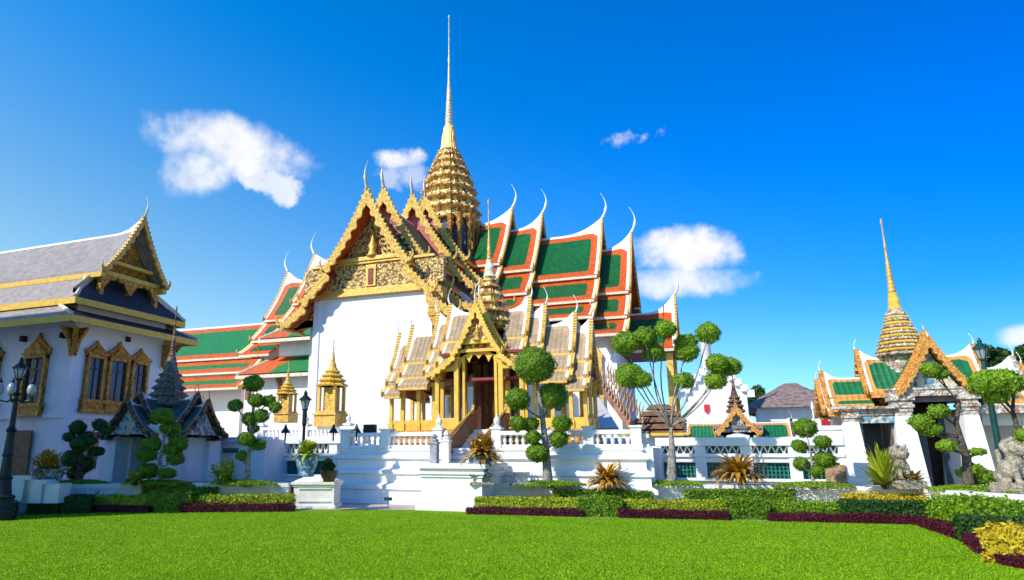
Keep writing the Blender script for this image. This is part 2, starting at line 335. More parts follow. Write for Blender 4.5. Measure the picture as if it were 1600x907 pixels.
# ------------------------------------------------------------------ Thai roof kit
def frameT(cx, cy, d):
    if d == '-y': return lambda s, w, z: (cx + w, cy - s, z)
    if d == '+y': return lambda s, w, z: (cx - w, cy + s, z)
    if d == '+x': return lambda s, w, z: (cx + s, cy + w, z)
    if d == '-x': return lambda s, w, z: (cx - s, cy - w, z)
def roof_sheet(T, s0, s1, w0, z0, w1, z1, sign, swoop=0, swl=2.5, rb=.18, er=.18, sag=.06, end0=True, thick=.1, top=True):
    """one slope of tiles from the ridge side (w0,z0) to the eave side (w1,z1)"""
    mb = MB(); ns = max(6, int((s1 - s0) / .28)); nw = 8; Ln = s1 - s0; W = sqrt((w1 - w0) ** 2 + (z1 - z0) ** 2)
    bd = []; wt = []; sl = []; sw = []; up = []; dn = []
    sc = [s0 + Ln * i / ns for i in range(ns + 1)]
    for i, s in enumerate(sc):
        e = max(0, 1 - (s1 - s) / swl); z_sw = swoop * e ** 2.3
        for j in range(nw + 1):
            t = j / nw; w = w0 + (w1 - w0) * t; z = z0 + (z1 - z0) * t - sag * W * sin(pi * t) * .5 + z_sw * (1 - t) ** 2.0
            up.append(T(s, sign * w, z)); dn.append(T(s, sign * w, z - thick))
            d_end = (s1 - s) - er; d_st = (s - s0) if end0 else 9; d_rd = W * t - rb - z_sw * .8; d_ev = W * (1 - t)
            bd.append(min(d_end, d_st if end0 else 9, d_rd, d_ev)); wt.append(min(d_end + .0, d_rd)); sl.append(s); sw.append(W * t)
    n = len(up); m = nw + 1
    mb.v = [tuple(p) for p in up + dn]; mb.a = {k: ('POINT', v * 2) for k, v in dict(bd=bd, wt=wt, sl=sl, sw=sw).items()}
    mb.a['wt'] = ('POINT', wt + [1] * n); mb.a['bd'] = ('POINT', bd + [0] * n)
    def q(a, b, c, d): mb.f.append((a, b, c, d))
    for i in range(ns):
        for j in range(nw):
            a = i * m + j; q(a, a + 1, a + m + 1, a + m); q(n + a, n + a + m, n + a + m + 1, n + a + 1)
        q(i * m + nw, i * m + nw + n, (i + 1) * m + nw + n, (i + 1) * m + nw); q(i * m, (i + 1) * m, (i + 1) * m + n, i * m + n)
    for j in range(nw):
        q(j, j + n, j + 1 + n, j + 1); a = ns * m + j; q(a, a + 1, a + 1 + n, a + n)
    return mb
def merge(a, b):
    o = len(a.v); a.v += b.v; a.f += [tuple(i + o for i in f) for f in b.f]
    for k in b.a:
        if k in a.a: a.a[k][1].extend(b.a[k][1])
        else: a.a[k] = b.a[k]
    return a
def board_path(tiers, zr, swoop):
    out = []
    for ti, (w0, z0, w1, z1) in enumerate(tiers):
        pts = []; W = sqrt((w1 - w0) ** 2 + (z1 - z0) ** 2)
        for j in range(9):
            t = j / 8; pts.append((w0 + (w1 - w0) * t, zr + z0 + (z1 - z0) * t - .03 * W * sin(pi * t) + (swoop * (1 - t) ** 2.0 if ti == 0 else 0)))
        out.append(pts)
    return out
def bargeboard(mb, T, s, pts, sign, wd=.42, th=.16, tooth=.3, wave=.1):
    P = [Vector((p[0], 0, p[1])) for p in pts]; d_all = (P[-1] - P[0]); Ltot = sum((P[i + 1] - P[i]).length for i in range(len(P) - 1))
    n = max(4, int(Ltot / tooth)); samp = []
    for k in range(n * 4 + 1):
        t = k / (n * 4) * (len(P) - 1); i = min(int(t), len(P) - 2); samp.append(P[i].lerp(P[i + 1], t - i))
    top, bot = [], []
    for k, p in enumerate(samp):
        t = (samp[min(k + 1, len(samp) - 1)] - samp[max(k - 1, 0)]).normalized(); nrm = Vector((-t.z, 0, t.x))
        if nrm.z < 0: nrm = -nrm
        ph = k % 4; h = (.04, .26, .46, .08)[ph] * tooth; back = (0, 0, -.0, 0)[ph]
        top.append(p + nrm * h - t * (tooth * .18 if ph == 2 else 0)); bot.append(p - nrm * (wd * (.82 + .18 * sin(k * .8)) + .22 * wd * abs(sin(k / 4 * pi / 2.5))))
    for k in range(len(samp) - 1):
        a, b, c, d = top[k], top[k + 1], bot[k + 1], bot[k]
        q = [T(s, sign * max(v.x, .004), v.z) for v in (a, b, c, d)] + [T(s + th, sign * max(v.x, .004), v.z) for v in (a, b, c, d)]
        mb.add(q, [(0, 1, 2, 3), (7, 6, 5, 4), (0, 4, 5, 1), (3, 2, 6, 7)] + ([(0, 3, 7, 4)] if k == 0 else []) + ([(1, 5, 6, 2)] if k == len(samp) - 2 else []))
def chofa(T, s, z, h, mt, parent, w=0, lean=.32, name='finial', r=.085):
    mb = MB(); P = []; Rr = []
    for k in range(13):
        t = k / 12
        P.append(Vector(T(s + h * lean * (sin(t * pi * .85) * .75 - .25 * (1 - cos(t * pi)) * .6), w, z + h * t)))
        Rr.append(max(.012, r * h / 2.2 * (1.5 * (1 - t) ** 1.4 + .55 * math.exp(-((t - .38) / .09) ** 2) + .10)))
    mb.tube(P, Rr, 7); return mb.build(name, mt, parent, True)
def hook(mb, T, s, w, z, h, sign):      # upturned lower finial on a bargeboard
    P = []; Rr = []
    for k in range(8):
        t = k / 7; P.append(Vector(T(s, sign * (w + h * (.35 * sin(t * 2.4))), z + h * t))); Rr.append(.16 * h * (1 - t) ** .8 + .012)
    mb.tube(P, Rr, 6)
def section(root, T, s0, s1, zr, apex, tiers, rm, bm_, tm, face, fin, finh, over=.55, wd=.4, tooth=.32, swl=2.6, soffit=None, eave=.13, base=None, facein=.8, rb=.2, er=.2, facemat=None, lowface=True, skip=(), lowboard=True, hookk=2.4):
    """a stretch of tiered gabled roof; its outer gable end is at s1"""
    swoop = apex - zr
    A = None
    for ti, (w0, z0, w1, z1) in enumerate(tiers):
        if ti in skip: continue
        for sg in (-1, 1):
            b = roof_sheet(T, s0, s1, w0, zr + z0, w1, zr + z1, sg, swoop if ti == 0 else 0, swl, rb if ti == 0 else .05 * rb, er, end0=False)
            A = b if A is None else merge(A, b)
    roof = A.build('roof', rm, root)
    # eave trims and soffits
    e = MB(); sf = MB()
    for ti, (w0, z0, w1, z1) in enumerate(tiers):
        if ti in skip: continue
        for sg in (-1, 1):
            a = [T(s0, sg * (w1 + .03), zr + z1 - .14 - eave), T(s0, sg * (w1 + .03), zr + z1 - .105), T(s0, sg * (w1 - .25), zr + z1 - .105), T(s0, sg * (w1 - .25), zr + z1 - .14 - eave)]
            b = [T(s1 - .03, *q) for q in ((sg * (w1 + .03), zr + z1 - .14 - eave), (sg * (w1 + .03), zr + z1 - .105), (sg * (w1 - .25), zr + z1 - .105), (sg * (w1 - .25), zr + z1 - .14 - eave))]
            e = MB(); e.loft([a, b]); e.build('eave_trim', tm, roof)
            if ti < len(tiers) - 1:     # pale riser between this tier and the next
                nz0 = tiers[ti + 1]; wi = w1 - .3
                for s_a, s_b in ((s0, s1 - .35),):
                    pa = [T(s_a, sg * wi, zr + z1 - .05), T(s_a, sg * (wi - .12), zr + z1 - .05), T(s_a, sg * (wi - .12), zr + nz0[1] - .1), T(s_a, sg * wi, zr + nz0[1] - .1)]
                    pb = [T(s_b, sg * wi, zr + z1 - .05), T(s_b, sg * (wi - .12), zr + z1 - .05), T(s_b, sg * (wi - .12), zr + nz0[1] - .1), T(s_b, sg * wi, zr + nz0[1] - .1)]
                    sf = MB(); sf.loft([pa, pb]); sf.build('riser', soffit or tm, roof)
    # gable face panel set back under the overhang
    pth = board_path(tiers, zr, swoop); n0 = len(tiers) if lowface else 1
    poly = []
    for pts in pth[:n0]: poly += [(p[0] - .12, p[1] - .16) for p in pts if p[0] - .12 > 0]
    zb = base if base is not None else poly[-1][1]
    left = [(-a, b) for a, b in poly]; allp = [(0, apex - .35 - (0 if swoop < .3 else swoop * .2))] + poly + [(poly[-1][0], zb - .02)] + [(-poly[-1][0], zb - .02)] + left[::-1]
    f = MB(); sb = s1 - facein
    tt = Vector(T(sb - .15, 0, 0)) - Vector(T(sb, 0, 0)); c = T(sb, 0, zb)
    for i in range(len(allp) - 1):
        a, b = allp[i], allp[i + 1]
        f.add([T(sb, 0, zb + .01), T(sb, a[0], a[1]), T(sb, b[0], b[1])], [(0, 1, 2)])
    a, b = allp[-1], allp[0]; f.add([T(sb, 0, zb + .01), T(sb, a[0], a[1]), T(sb, b[0], b[1])], [(0, 1, 2)])
    f.build('gable_panel', face, roof)
    # bargeboards
    for pts in (pth if lowboard else pth[:n0]):
        for sg in (-1, 1):
            bb = MB(); bargeboard(bb, T, s1, pts, sg, wd, .14, tooth); b_o = bb.build('bargeboard', bm_, roof)
            hk = MB(); hook(hk, T, s1 + .07, pts[-1][0] - .05, pts[-1][1] - .1, tooth * hookk, sg); hk.build('gable_hook', bm_, roof, True)
    if finh: chofa(T, s1 + .02, apex - .15, finh, fin, roof)
    return roof

# redented plan spire
Q = [(1, .45), (.87, .45), (.87, .66), (.66, .66), (.66, .87), (.45, .87), (.45, 1)]
def plan(cx, cy, h, z):
    pts = []
    for q in range(4):
        for (x, y) in Q:
            for _ in range(q): x, y = -y, x
            pts.append((cx + x * h, cy + y * h, z))
    return pts
def spire(root, cx, cy, tiers, bell, rings, tip, m_body, m_bell, m_tip, ant=.3, name='spire'):
    """tiers: list of (z, halfwidth) bottoms, last = top; bell: (z0,h0,z1,h1); rings: (z0,r0,z1,r1,n); tip: (z1,r)"""
    core = MB(); core.loft([plan(cx, cy, tiers[0][1] * .8, tiers[0][0]), plan(cx, cy, tiers[-1][1] * .75, tiers[-1][0] + .05)]); body = core.build(name, m_body, root)
    for i in range(len(tiers) - 1):
        z, h = tiers[i]; z2, h2 = tiers[i + 1]; dz = z2 - z; m = MB()
        m.loft([plan(cx, cy, h * a, z + dz * b) for a, b in ((.84, 0), (.93, .10), (1.0, .14), (1.02, .24), (.95, .30), (.9, .42), (h2 / h * .9 + .04, .60), (h2 / h * .84, .64), (h2 / h * .84, 1.0))])
        for q in range(4):
            rot = lambda x, y: (x, y) if q == 0 else ((-y, x) if q == 1 else ((-x, -y) if q == 2 else (y, -x)))
            for (ux, uy, sc) in ((1, 0, 1.35), (1, .3, .8), (1, -.3, .8), (.87, .55, .9), (.87, -.55, .9), (.72, .72, 1.1)):
                x, y = rot(ux * h * .98, uy * h); a = ant * sc * min(1, dz * 1.4 + .2); dx, dy = rot(0, 1)
                if (ux, uy) == (.72, .72): dx, dy = rot(-.7, .7)
                nx, ny = (x / h, y / h); b = (cx + x, cy + y, z + dz * .22)
                m.add([(b[0] - dx * a * .3, b[1] - dy * a * .3, b[2]), (b[0] + dx * a * .3, b[1] + dy * a * .3, b[2]), (b[0] + dx * a * .26 - nx * .05, b[1] + dy * a * .26 - ny * .05, b[2] + a * .5),
                       (b[0] - nx * .02, b[1] - ny * .02, b[2] + a * 1.2), (b[0] - dx * a * .26 - nx * .05, b[1] - dy * a * .26 - ny * .05, b[2] + a * .5), (b[0] - nx * a * .35, b[1] - ny * a * .35, b[2])],
                      [(0, 1, 2, 3, 4), (1, 5, 2), (2, 5, 3), (3, 5, 4), (4, 5, 0), (0, 5, 1)])
        m.build('roof_tier', m_body, body)
    z0, h0, z1, h1 = bell; b = MB()
    b.loft([plan(cx, cy, h0 + (h1 - h0) * (t ** .75) + (.06 * h0 if k in (0, 4) else 0), z0 + (z1 - z0) * t) for k, t in enumerate((0, .06, .1, .3, .55, .8, .92, 1))])
    b.build('bell', m_bell, body)
    r0z, rr0, r1z, rr1, n = rings; prof = []
    for k in range(n):
        t = k / n; z = r0z + (r1z - r0z) * t; r = rr0 + (rr1 - rr0) * t; dz = (r1z - r0z) / n
        prof += [(r * .78, z), (r * 1.0, z + dz * .3), (r * 1.0, z + dz * .6), (r * .76, z + dz * .95)]
    prof += [(rr1 * .8, r1z), (tip[1], r1z + (tip[0] - r1z) * .3), (tip[1] * 1.5, r1z + (tip[0] - r1z) * .34), (tip[1] * .8, r1z + (tip[0] - r1z) * .4), (tip[1] * .6, tip[0] - .25), (tip[1] * 1.3, tip[0] - .18), (.008, tip[0])]
    b = MB(); b.lathe(cx, cy, prof, 10); b.build('needle', m_tip, body, True)
    return body

# ================================================================== GROUND
g = MB(); g.add([(-900, -300, 0), (900, -300, 0), (900, 1500, 0), (-900, 1500, 0)], [(0, 1, 2, 3)]); struct(g.build('ground', GROUND))
LE = [(-260, 830), (-60, 812), (60, 803), (150, 799.5), (300, 799.5), (450, 797.5), (525, 796.5), (720, 797.5), (735, 803), (900, 809), (1140, 813), (1430, 820), (1505, 848), (1530, 868), (1620, 890), (1760, 935), (2100, 1010)]
lawn_mat = mat('lawn_turf', (.19, .37, .003), .9, var=.25, scale=1.4, bump=.9, bscale=60, col2=(.26, .46, .004), amt=.5, spec=.15)
edge = [PZ(x, y, 0) for x, y in LE]
far = [(p.x, p.y, .006) for p in edge]
near = [(-24, -8, .006), (30, -8, .006)]
lw = MB(); pts = far + [near[1], near[0]]; lw.add(pts, [tuple(range(len(pts)))]); struct(lw.build('lawn', lawn_mat))
pv = MB()
a, b = PZ(505, 800), PZ(740, 801); pv.add([(a.x, a.y, .004), (b.x, b.y, .004), (b.x + .5, 21, .004), (-12.6, 21, .004)], [(0, 1, 2, 3)]); struct(pv.build('path', PAVE))
# mown grass blades over the near lawn
def inside_lawn(P):
    poly = [(p.x, p.y) for p in edge] + [(30, -8), (-24, -8)]; x, y = P[:, 0], P[:, 1]; ins = np.zeros(len(P), bool); j = len(poly) - 1
    for i in range(len(poly)):
        xi, yi = poly[i]; xj, yj = poly[j]
        c = ((yi > y) != (yj > y)) & (x < (xj - xi) * (y - yi) / (yj - yi + 1e-12) + xi); ins ^= c; j = i
    return ins
n = 330000
tt = rng.uniform(-.80, 1.0, n); dd = 7.6 + 12.5 * rng.uniform(0, 1, n) ** 1.25
P = np.stack([tt * dd * R.x + dd * F.x, tt * dd * R.y + dd * F.y], 1); P = P[inside_lawn(P)]; n = len(P)
az = rng.uniform(0, 2 * pi, n); hgt = rng.uniform(.010, .028, n); wd_ = rng.uniform(.006, .012, n) * 1.3; lean = rng.uniform(0, .03, n); a2 = rng.uniform(0, 2 * pi, n)
z = np.full(n, .004)
V = np.stack([np.stack([P[:, 0] - np.cos(az) * wd_, P[:, 1] - np.sin(az) * wd_, z], 1), np.stack([P[:, 0] + np.cos(az) * wd_, P[:, 1] + np.sin(az) * wd_, z], 1),
              np.stack([P[:, 0] + np.cos(a2) * lean, P[:, 1] + np.sin(a2) * lean, z + hgt], 1)], 1).reshape(-1, 3)
me = bpy.data.meshes.new('grass'); me.vertices.add(3 * n); me.vertices.foreach_set('co', V.ravel()); me.loops.add(3 * n); me.loops.foreach_set('vertex_index', np.arange(3 * n))
me.polygons.add(n); me.polygons.foreach_set('loop_start', np.arange(n) * 3); me.polygons.foreach_set('loop_total', np.full(n, 3)); me.update()
at_ = me.attributes.new('lv', 'FLOAT', 'POINT'); at_.data.foreach_set('value', np.repeat(rng.uniform(0, 1, n), 3).astype(np.float32))
me.materials.append(LF['grass']); go = bpy.data.objects.new('grass', me); COL.objects.link(go); tag(go, 'short bright green mown grass covering the foreground lawn', 'grass'); go['kind'] = 'stuff'

# ================================================================== THRONE HALL
HX, HY = -20.5, 51.0
hall = thing('throne_hall', 'great white cross-shaped hall with green and orange tiered roofs and a tall golden spire', 'building', (HX, HY, 0))
TI = [(0, 0, 3.1, -4.0), (2.85, -4.25, 4.7, -6.05), (4.45, -6.3, 6.2, -7.45)]
def wing(d, ends, aps, T, front):
    s0 = 0
    for i, (e, ap) in enumerate(zip(ends, aps)):
        st = 3.2 if i == 0 else ends[i - 1] - .2
        gold = front
        k = 1 + .03 * (len(ends) - 1 - i)
        ti = [(a * k, b * k, c * k, dd * k) for a, b, c, dd in TI]
        face = (GOLDC if i == len(ends) - 1 else MAUVE) if front else (GOLDD if i == len(ends) - 1 else RED)
        section(hall, T, st, e, ap - 1.15, ap, ti, R_GREEN, GOLD if front else GOLDP, CREAM if not front else GOLDP, face, NEEDLE if front else WHITE, 2.1 if front else 2.15, wd=.46 if front else .26, tooth=.34 if front else .22,
                swl=2.2 if i in (1, 3) else 3.2, soffit=RED, facein=1.15 if front and i == 3 else .55, rb=.24, er=.2, base=ap - 1.15 - 7.6 * k + (.6 if front and i == 3 else 0))
Te = frameT(HX + .15, HY, '-y'); wing('e', (5.2, 7.6, 12.2, 14.5), (21.1, 20.4, 19.2, 18.25), Te, True)
Tn = frameT(HX, HY, '+x'); wing('n', (5.5, 8.0, 12.7, 14.8), (21.2, 20.4, 19.35, 17.9), Tn, False)
Ts = frameT(HX, HY, '-x'); wing('s', (5.5, 8.0, 13.2, 16.0), (21.2, 20.4, 19.35, 18.0), Ts, False)
Tw = frameT(HX, HY, '+y')
section(hall, Tw, 3, 14.5, 18, 19.2, TI, R_GREEN, GOLDP, CREAM, RED, WHITE, 2.4, base=11)
# walls
def wall(root, x0, x1, y0, y1, z0, z1, m=WHITE, name='wall'):
    b = MB(); b.box(x0, x1, y0, y1, z0, z1); return b.build(name, m, root)
FY = HY - 13.5       # east front plane
w1 = MB(); w1.box(HX - 4.15, HX + 4.35, FY, HY - 3, 2.2, 11.4); w1.box(HX - 4.75, HX + 4.9, FY + .55, HY - 3, 2.2, 10.6)
w1.box(HX - 4.35, HX + 4.55, FY - .12, FY + .5, 2.2, 3.6)
for x in (HX - 4.15, HX + 3.85): w1.box(x, x + .5, FY - .07, FY + .3, 3.6, 11.3)
wf = w1.build('wall', WHITE, hall, bevel=.03)
for (x0, x1, y0, y1) in ((HX + 3, HX + 13.9, HY - 4.5, HY + 4.5), (HX - 15.0, HX - 3, HY - 4.5, HY + 4.5), (HX - 4.5, HX + 4.5, HY + 3, HY + 14)):
    b = MB(); b.box(x0, x1, y0, y1, 2.2, 10.1); b.box(x0 - .15, x1 + .15, y0 - .15, y1 + .15, 2.2, 4.0); b.build('wall', WHITE, hall)
c = MB(); c.box(HX - 4.6, HX + 4.8, FY - .3, FY + .2, 11.35, 11.62); c.box(HX - 4.4, HX + 4.6, FY - .2, FY + .2, 11.62, 11.85); c.box(HX - 4.35, HX + 4.55, FY - .24, FY + .15, 13.45, 13.62); c.box(HX - 2.8, HX + 3.0, FY - .32, FY + .15, 13.62, 13.9)
c.build('cornice', GOLDP, wf, bevel=.03)
c = MB(); c.box(HX - 4.9, HX + 5.1, FY - .12, FY + .3, 11.85, 13.45)
c.build('carved_frieze', GOLDC, wf)
c = MB(); c.box(HX - .25, HX + .45, FY - .2, FY + .05, 11.95, 13.35); c.build('niche_frame', GOLDP, wf); c = MB(); c.box(HX - .08, HX + .28, FY - .23, FY + .05, 12.05, 13.1); c.build('niche', RED, wf)
# pediment relief figures and scrolls
rel = MB()
random.seed(3)
for zz in np.arange(13.95, 17.1, .34):
    hw = max(0, (17.6 - zz) * .78)
    k = int(hw / .36)
    for i in range(-k, k + 1):
        x = HX + .15 + i * .36 + (.18 if int(zz * 10) % 2 else 0); r = random.uniform(.07, .12)
        rel.lathe(x, 0, [(r * .3, 0), (r, .03), (r * .5, .12), (.01, .2)], 6)
        for q in range(len(rel.v) - 24, len(rel.v)):
            vx, vy, vz = rel.v[q]; rel.v[q] = (vx, FY + .12 - vz, zz + vy)
rel.build('pediment_relief', GOLDC, wf)
fg = MB(); fg.lathe(HX + .15, FY - .12, [(.42, 13.9), (.3, 14.1), (.22, 14.3), (.3, 14.6), (.2, 14.85), (.15, 15.05), (.05, 15.4), (.01, 15.7)], 8); fg.build('seated_figure_relief', GOLDP, wf, True)
# gilded capitals, brackets and door bays on the shaded return walls
for sx in (1,):
    q = MB(); x = HX + .1 + sx * 4.5
    for k, (h, z0, z1) in enumerate(((.5, 9.7, 10.2), (.42, 10.2, 10.7), (.55, 10.7, 11.1), (.45, 11.1, 11.5))): q.box(x - h, x + h, FY - .25 - .05 * k, FY + .6, z0, z1)
    q.loft([[(x - a, FY - b, z) for a, b, z in ((.45, .2, 9.7),)] + [(x + .45, FY - .2, 9.7), (x + .45, FY + .5, 9.7), (x - .45, FY + .5, 9.7)], [(x - .2, FY - .05, 9.1), (x + .2, FY - .05, 9.1), (x + .2, FY + .3, 9.1), (x - .2, FY + .3, 9.1)]])
    q.build('capital', GOLD, wf)
for i, yy in enumerate(np.arange(FY + 1.4, HY - 6, 2.3)):
    q = MB(); q.box(HX + 4.9, HX + 5.06, yy, yy + 1.2, 4.2, 7.6); fr = q.build('window', GLASS, hall)
    q = MB(); q.box(HX + 4.9, HX + 5.2, yy - .25, yy, 3.9, 7.6); q.box(HX + 4.9, HX + 5.2, yy + 1.2, yy + 1.45, 3.9, 7.6); q.box(HX + 4.9, HX + 5.22, yy - .3, yy + 1.5, 7.6, 7.9)
    q.plate([(HX + 4.9, yy - .3, 7.9), (HX + 4.9, yy + 1.5, 7.9), (HX + 4.9, yy + .6, 9.3)], (.25, 0, 0)); q.build('window_frame', GOLDP, fr)
for i, xx in enumerate((HX + 6.2, HX + 9.0, HX + 11.6)):
    q = MB(); q.box(xx, xx + 1.1, HY - 4.58, HY - 4.4, 4.4, 7.8); fr = q.build('window', GLASS, hall)
    q = MB(); q.box(xx - .25, xx, HY - 4.75, HY - 4.5, 4.1, 7.8); q.box(xx + 1.1, xx + 1.35, HY - 4.75, HY - 4.5, 4.1, 7.8); q.box(xx - .3, xx + 1.4, HY - 4.77, HY - 4.5, 7.8, 8.05)
    q.plate([(xx - .3, HY - 4.75, 8.05), (xx + 1.4, HY - 4.75, 8.05), (xx + .55, HY - 4.75, 9.4)], (0, .25, 0)); q.build('window_frame', GOLDP, fr)
br = MB()
for xx in list(np.arange(HX + 6, HX + 14, 1.9)) + list(np.arange(HX - 14.5, HX - 5, 1.9)):
    br = MB(); br.plate([(xx, HY - 4.5, 8.6), (xx, HY - 5.8, 10.1), (xx, HY - 5.95, 10.1), (xx, HY - 4.5, 8.1)], (.12, 0, 0)); br.build('eave_bracket', GOLDP, hall)
# north porch
Tp = frameT(HX, HY, '+x')
section(hall, Tp, 14.0, 17.6, 11.6, 12.9, [(0, 0, 2.7, -3.0)], R_GREEN, GOLDP, CREAM, GOLDD, WHITE, 1.7, wd=.25, tooth=.25, swl=2, base=9, rb=.2)
for sx in (-1.9, 1.9):
    q = MB(); q.cbox(HX + 17.1, HY + sx, 2.2, .22, .22, 6.6); q.build('column', GOLDP, hall)
q = MB(); q.box(HX + 13.5, HX + 17.5, HY - 2.4, HY + 2.4, 8.3, 8.75); q.build('beam', RED, hall)
# lean-to porch roofs on the south side
def leanto(x0, x1, y0, y1, z0, z1, rm=R_GREEN2, trim=CREAM):
    q = MB(); q.add([(x0, y0, z0), (x1, y0, z0), (x1, y1, z1), (x0 + (y1 - y0) * .55, y1, z1)], [(0, 1, 2, 3)])
    q.add([(x0, y0, z0 - .12), (x1, y0, z0 - .12), (x1, y1, z1 - .12), (x0 + (y1 - y0) * .55, y1, z1 - .12)], [(3, 2, 1, 0)])
    L_ = sqrt((y1 - y0) ** 2 + (z1 - z0) ** 2)
    q.a = dict(bd=('POINT', [.0, 2, 2, 0] * 2), wt=('POINT', [1.] * 8), sl=('POINT', [x0, x1, x1, x0] * 2), sw=('POINT', [0, 0, L_, L_] * 2)); r_ = q.build('porch_roof', rm, hall)
    q = MB(); q.box(x0 - .1, x1, y0 - .1, y0 + .15, z0 - .35, z0 - .1); q.tube([(x0, y0, z0), (x0 + (y1 - y0) * .55, y1, z1)], .13); q.build('eave_trim', trim, r_)
leanto(-35.0, -25.2, 43.0, 46.4, 7.5, 9.5); leanto(-33.6, -25.2, 43.6, 46.5, 10.3, 12.0)
wall(hall, -34.8, -25.3, 43.8, 46.5, 2.2, 7.6); wall(hall, -32.4, -25.3, 44.6, 46.5, 9.0, 10.4)
q = MB()
for xx in (-34.5, -31.5, -28.5): q = MB(); q.plate([(xx, 43.8, 5.9), (xx, 43.1, 7.1), (xx, 43.8, 7.2)], (.15, 0, 0)); q.box(xx - .1, xx + .25, 43.6, 43.8, 5.6, 6.4); q.build('eave_bracket', BROWN, hall)
# pale sloping portico roof on the flank of the east wing
q = MB(); q.plate([(-15.1, 39.5, 11.6), (-12.2, 39.5, 8.3), (-12.2, 40.6, 8.3), (-15.1, 40.6, 11.6)], (0, 0, -.3)); q.build('portico_roof', mat('pale_lead', (.55, .50, .50), .6, var=.1), hall)
wall(hall, -15.4, -12.8, 40.8, 46, 2.2, 8.2)
# drum and spire
dr = MB(); dr.loft([plan(HX, HY, 2.35, 15.5), plan(HX, HY, 2.35, 20.3)]); drum = dr.build('drum', mat('drum_mirror', (.10, .13, .17), .25, .2, var=.3, scale=5), hall)
q = MB()
for k in range(4):
    for o_ in (-1.9, -1.1, 0, 1.1, 1.9):
        x, y = [(o_, -2.5), (2.5, o_), (o_, 2.5), (-2.5, o_)][k]; q.lathe(HX + x, HY + y, [(.3, 15.6), (.3, 16.6), (.2, 16.8), (.16, 19.2), (.34, 19.6), (.2, 19.8), (.4, 20.35)], 6)
q.build('guardian_column', GOLDD, drum)
spire(hall, HX, HY, [(20.0, 2.75), (21.1, 2.58), (22.1, 2.44), (23.05, 2.26), (24.0, 1.98), (24.9, 1.68), (25.75, 1.34), (26.45, 1.04), (27.1, .80)], (27.1, .74, 29.4, .42), (29.4, .38, 33.6, .17, 14), (40.6, .085), SPIREG, GOLDPALE, NEEDLE, .38)

# ================================================================== GALLERY HALL (far left)
gal = thing('gallery_hall', 'long low hall with weathered green and orange tiled roof left of the throne hall', 'building', (-46, 52, 0))
Tg = frameT(-60, 52.5, '+x')
section(gal, Tg, 0, 22.6, 13.6, 13.9, [(0, 0, 3.6, -3.6), (3.4, -3.9, 4.9, -5.1), (4.7, -5.5, 6.3, -6.6)], R_GREEN2, GOLDP, CREAM, GOLDD, WHITE, 0, wd=.3, tooth=.2, base=7, rb=.25)
wall(gal, -60, -38.5, 48, 57, 0, 7.3)

# ================================================================== PAVILION
PXc, PYc_ = -8.3, 24.95
pav = thing('royal_pavilion', 'small open golden pavilion with tan tiled roofs and spire on the white terrace wall', 'pavilion', (PXc, PYc_, 0))
FZ = 2.42
PT = [(0, 0, .72, -1.1), (.66, -1.18, 1.12, -1.72), (1.05, -1.8, 1.45, -2.15)]
def pwing(d, ends, aps, finals=True):
    T = frameT(PXc, PYc_, d)
    for i, (e, ap) in enumerate(zip(ends, aps)):
        st = .75 if i == 0 else ends[i - 1] - .1
        section(pav, T, st, e, ap - .45, ap, PT, R_TAN, GOLDP, GOLDP, GOLDD, WHITE, .78, wd=.12, tooth=.10, swl=.9, hookk=2.8, soffit=CREAM, facein=.2, rb=.1, er=.1, eave=.05, base=ap - .45 - 2.2)
pwing('+x', (1.55, 2.14, 3.27, 3.85), (7.45, 7.15, 6.75, 6.45)); pwing('-x', (1.6, 2.14, 3.27, 3.85), (7.45, 7.15, 6.7, 6.4)); pwing('+y', (.9, 1.45), (7.45, 7.1))
# entrance gable facing the lawn: two nested gables
TF = frameT(PXc, PYc_, '-y')
FT = [(0, 0, .95, -1.45), (.9, -1.5, 1.8, -2.15)]
section(pav, TF, .6, 1.1, 6.85, 7.35, FT, R_TAN, GOLDY, GOLDY, GOLDP, WHITE, .9, wd=.17, tooth=.12, swl=.7, facein=.2, rb=.1, er=.1, eave=.05, base=5.3, lowface=False)
section(pav, TF, 1.0, 1.62, 6.6, 7.1, FT, R_TAN, GOLDY, GOLDY, GOLDC, WHITE, .7, wd=.17, tooth=.12, swl=.7, facein=.22, rb=.1, er=.1, eave=.05, base=5.35, lowface=False)
bt = section(pav, TF, .9, 1.55, 6.6, 6.61, [(.9, -1.5, 1.8, -2.15)], R_TAN, GOLDY, GOLDY, GOLDY, WHITE, 0, wd=.14, tooth=.15, facein=.3, rb=.05, er=.05, eave=.05, base=4.5, lowface=True) if False else None
FYp = PYc_ - 1.4
q = MB(); q.box(PXc - .95, PXc + .95, FYp - .14, FYp + .1, 5.2, 5.32); q.box(PXc - .72, PXc + .72, FYp - .18, FYp + .1, 5.5, 5.62); q.box(PXc - 1.75, PXc - .8, FYp - .1, FYp + .1, 4.55, 4.68); q.box(PXc + .8, PXc + 1.75, FYp - .1, FYp + .1, 4.55, 4.68)
q.build('beam', GOLDY, pav, bevel=.01)
q = MB(); q.plate([(PXc - .6, FYp - .16, 5.62), (PXc + .6, FYp - .16, 5.62), (PXc, FYp - .16, 6.55)], (0, .06, 0)); q.build('pediment', GOLDC, pav)
q = MB(); q.lathe(PXc, FYp - .16, [(.16, 5.62), (.1, 5.75), (.13, 5.9), (.07, 6.0), (.02, 6.25)], 7); q.build('seated_figure_relief', GOLDP, pav)
for sx in (-1, 1):
    q = MB(); q.plate([(PXc + sx * .95, FYp - .02, 4.68), (PXc + sx * 1.7, FYp - .02, 4.68), (PXc + sx * .95, FYp - .02, 5.15)], (0, .05, 0)); q.build('pediment', GOLDD, pav)
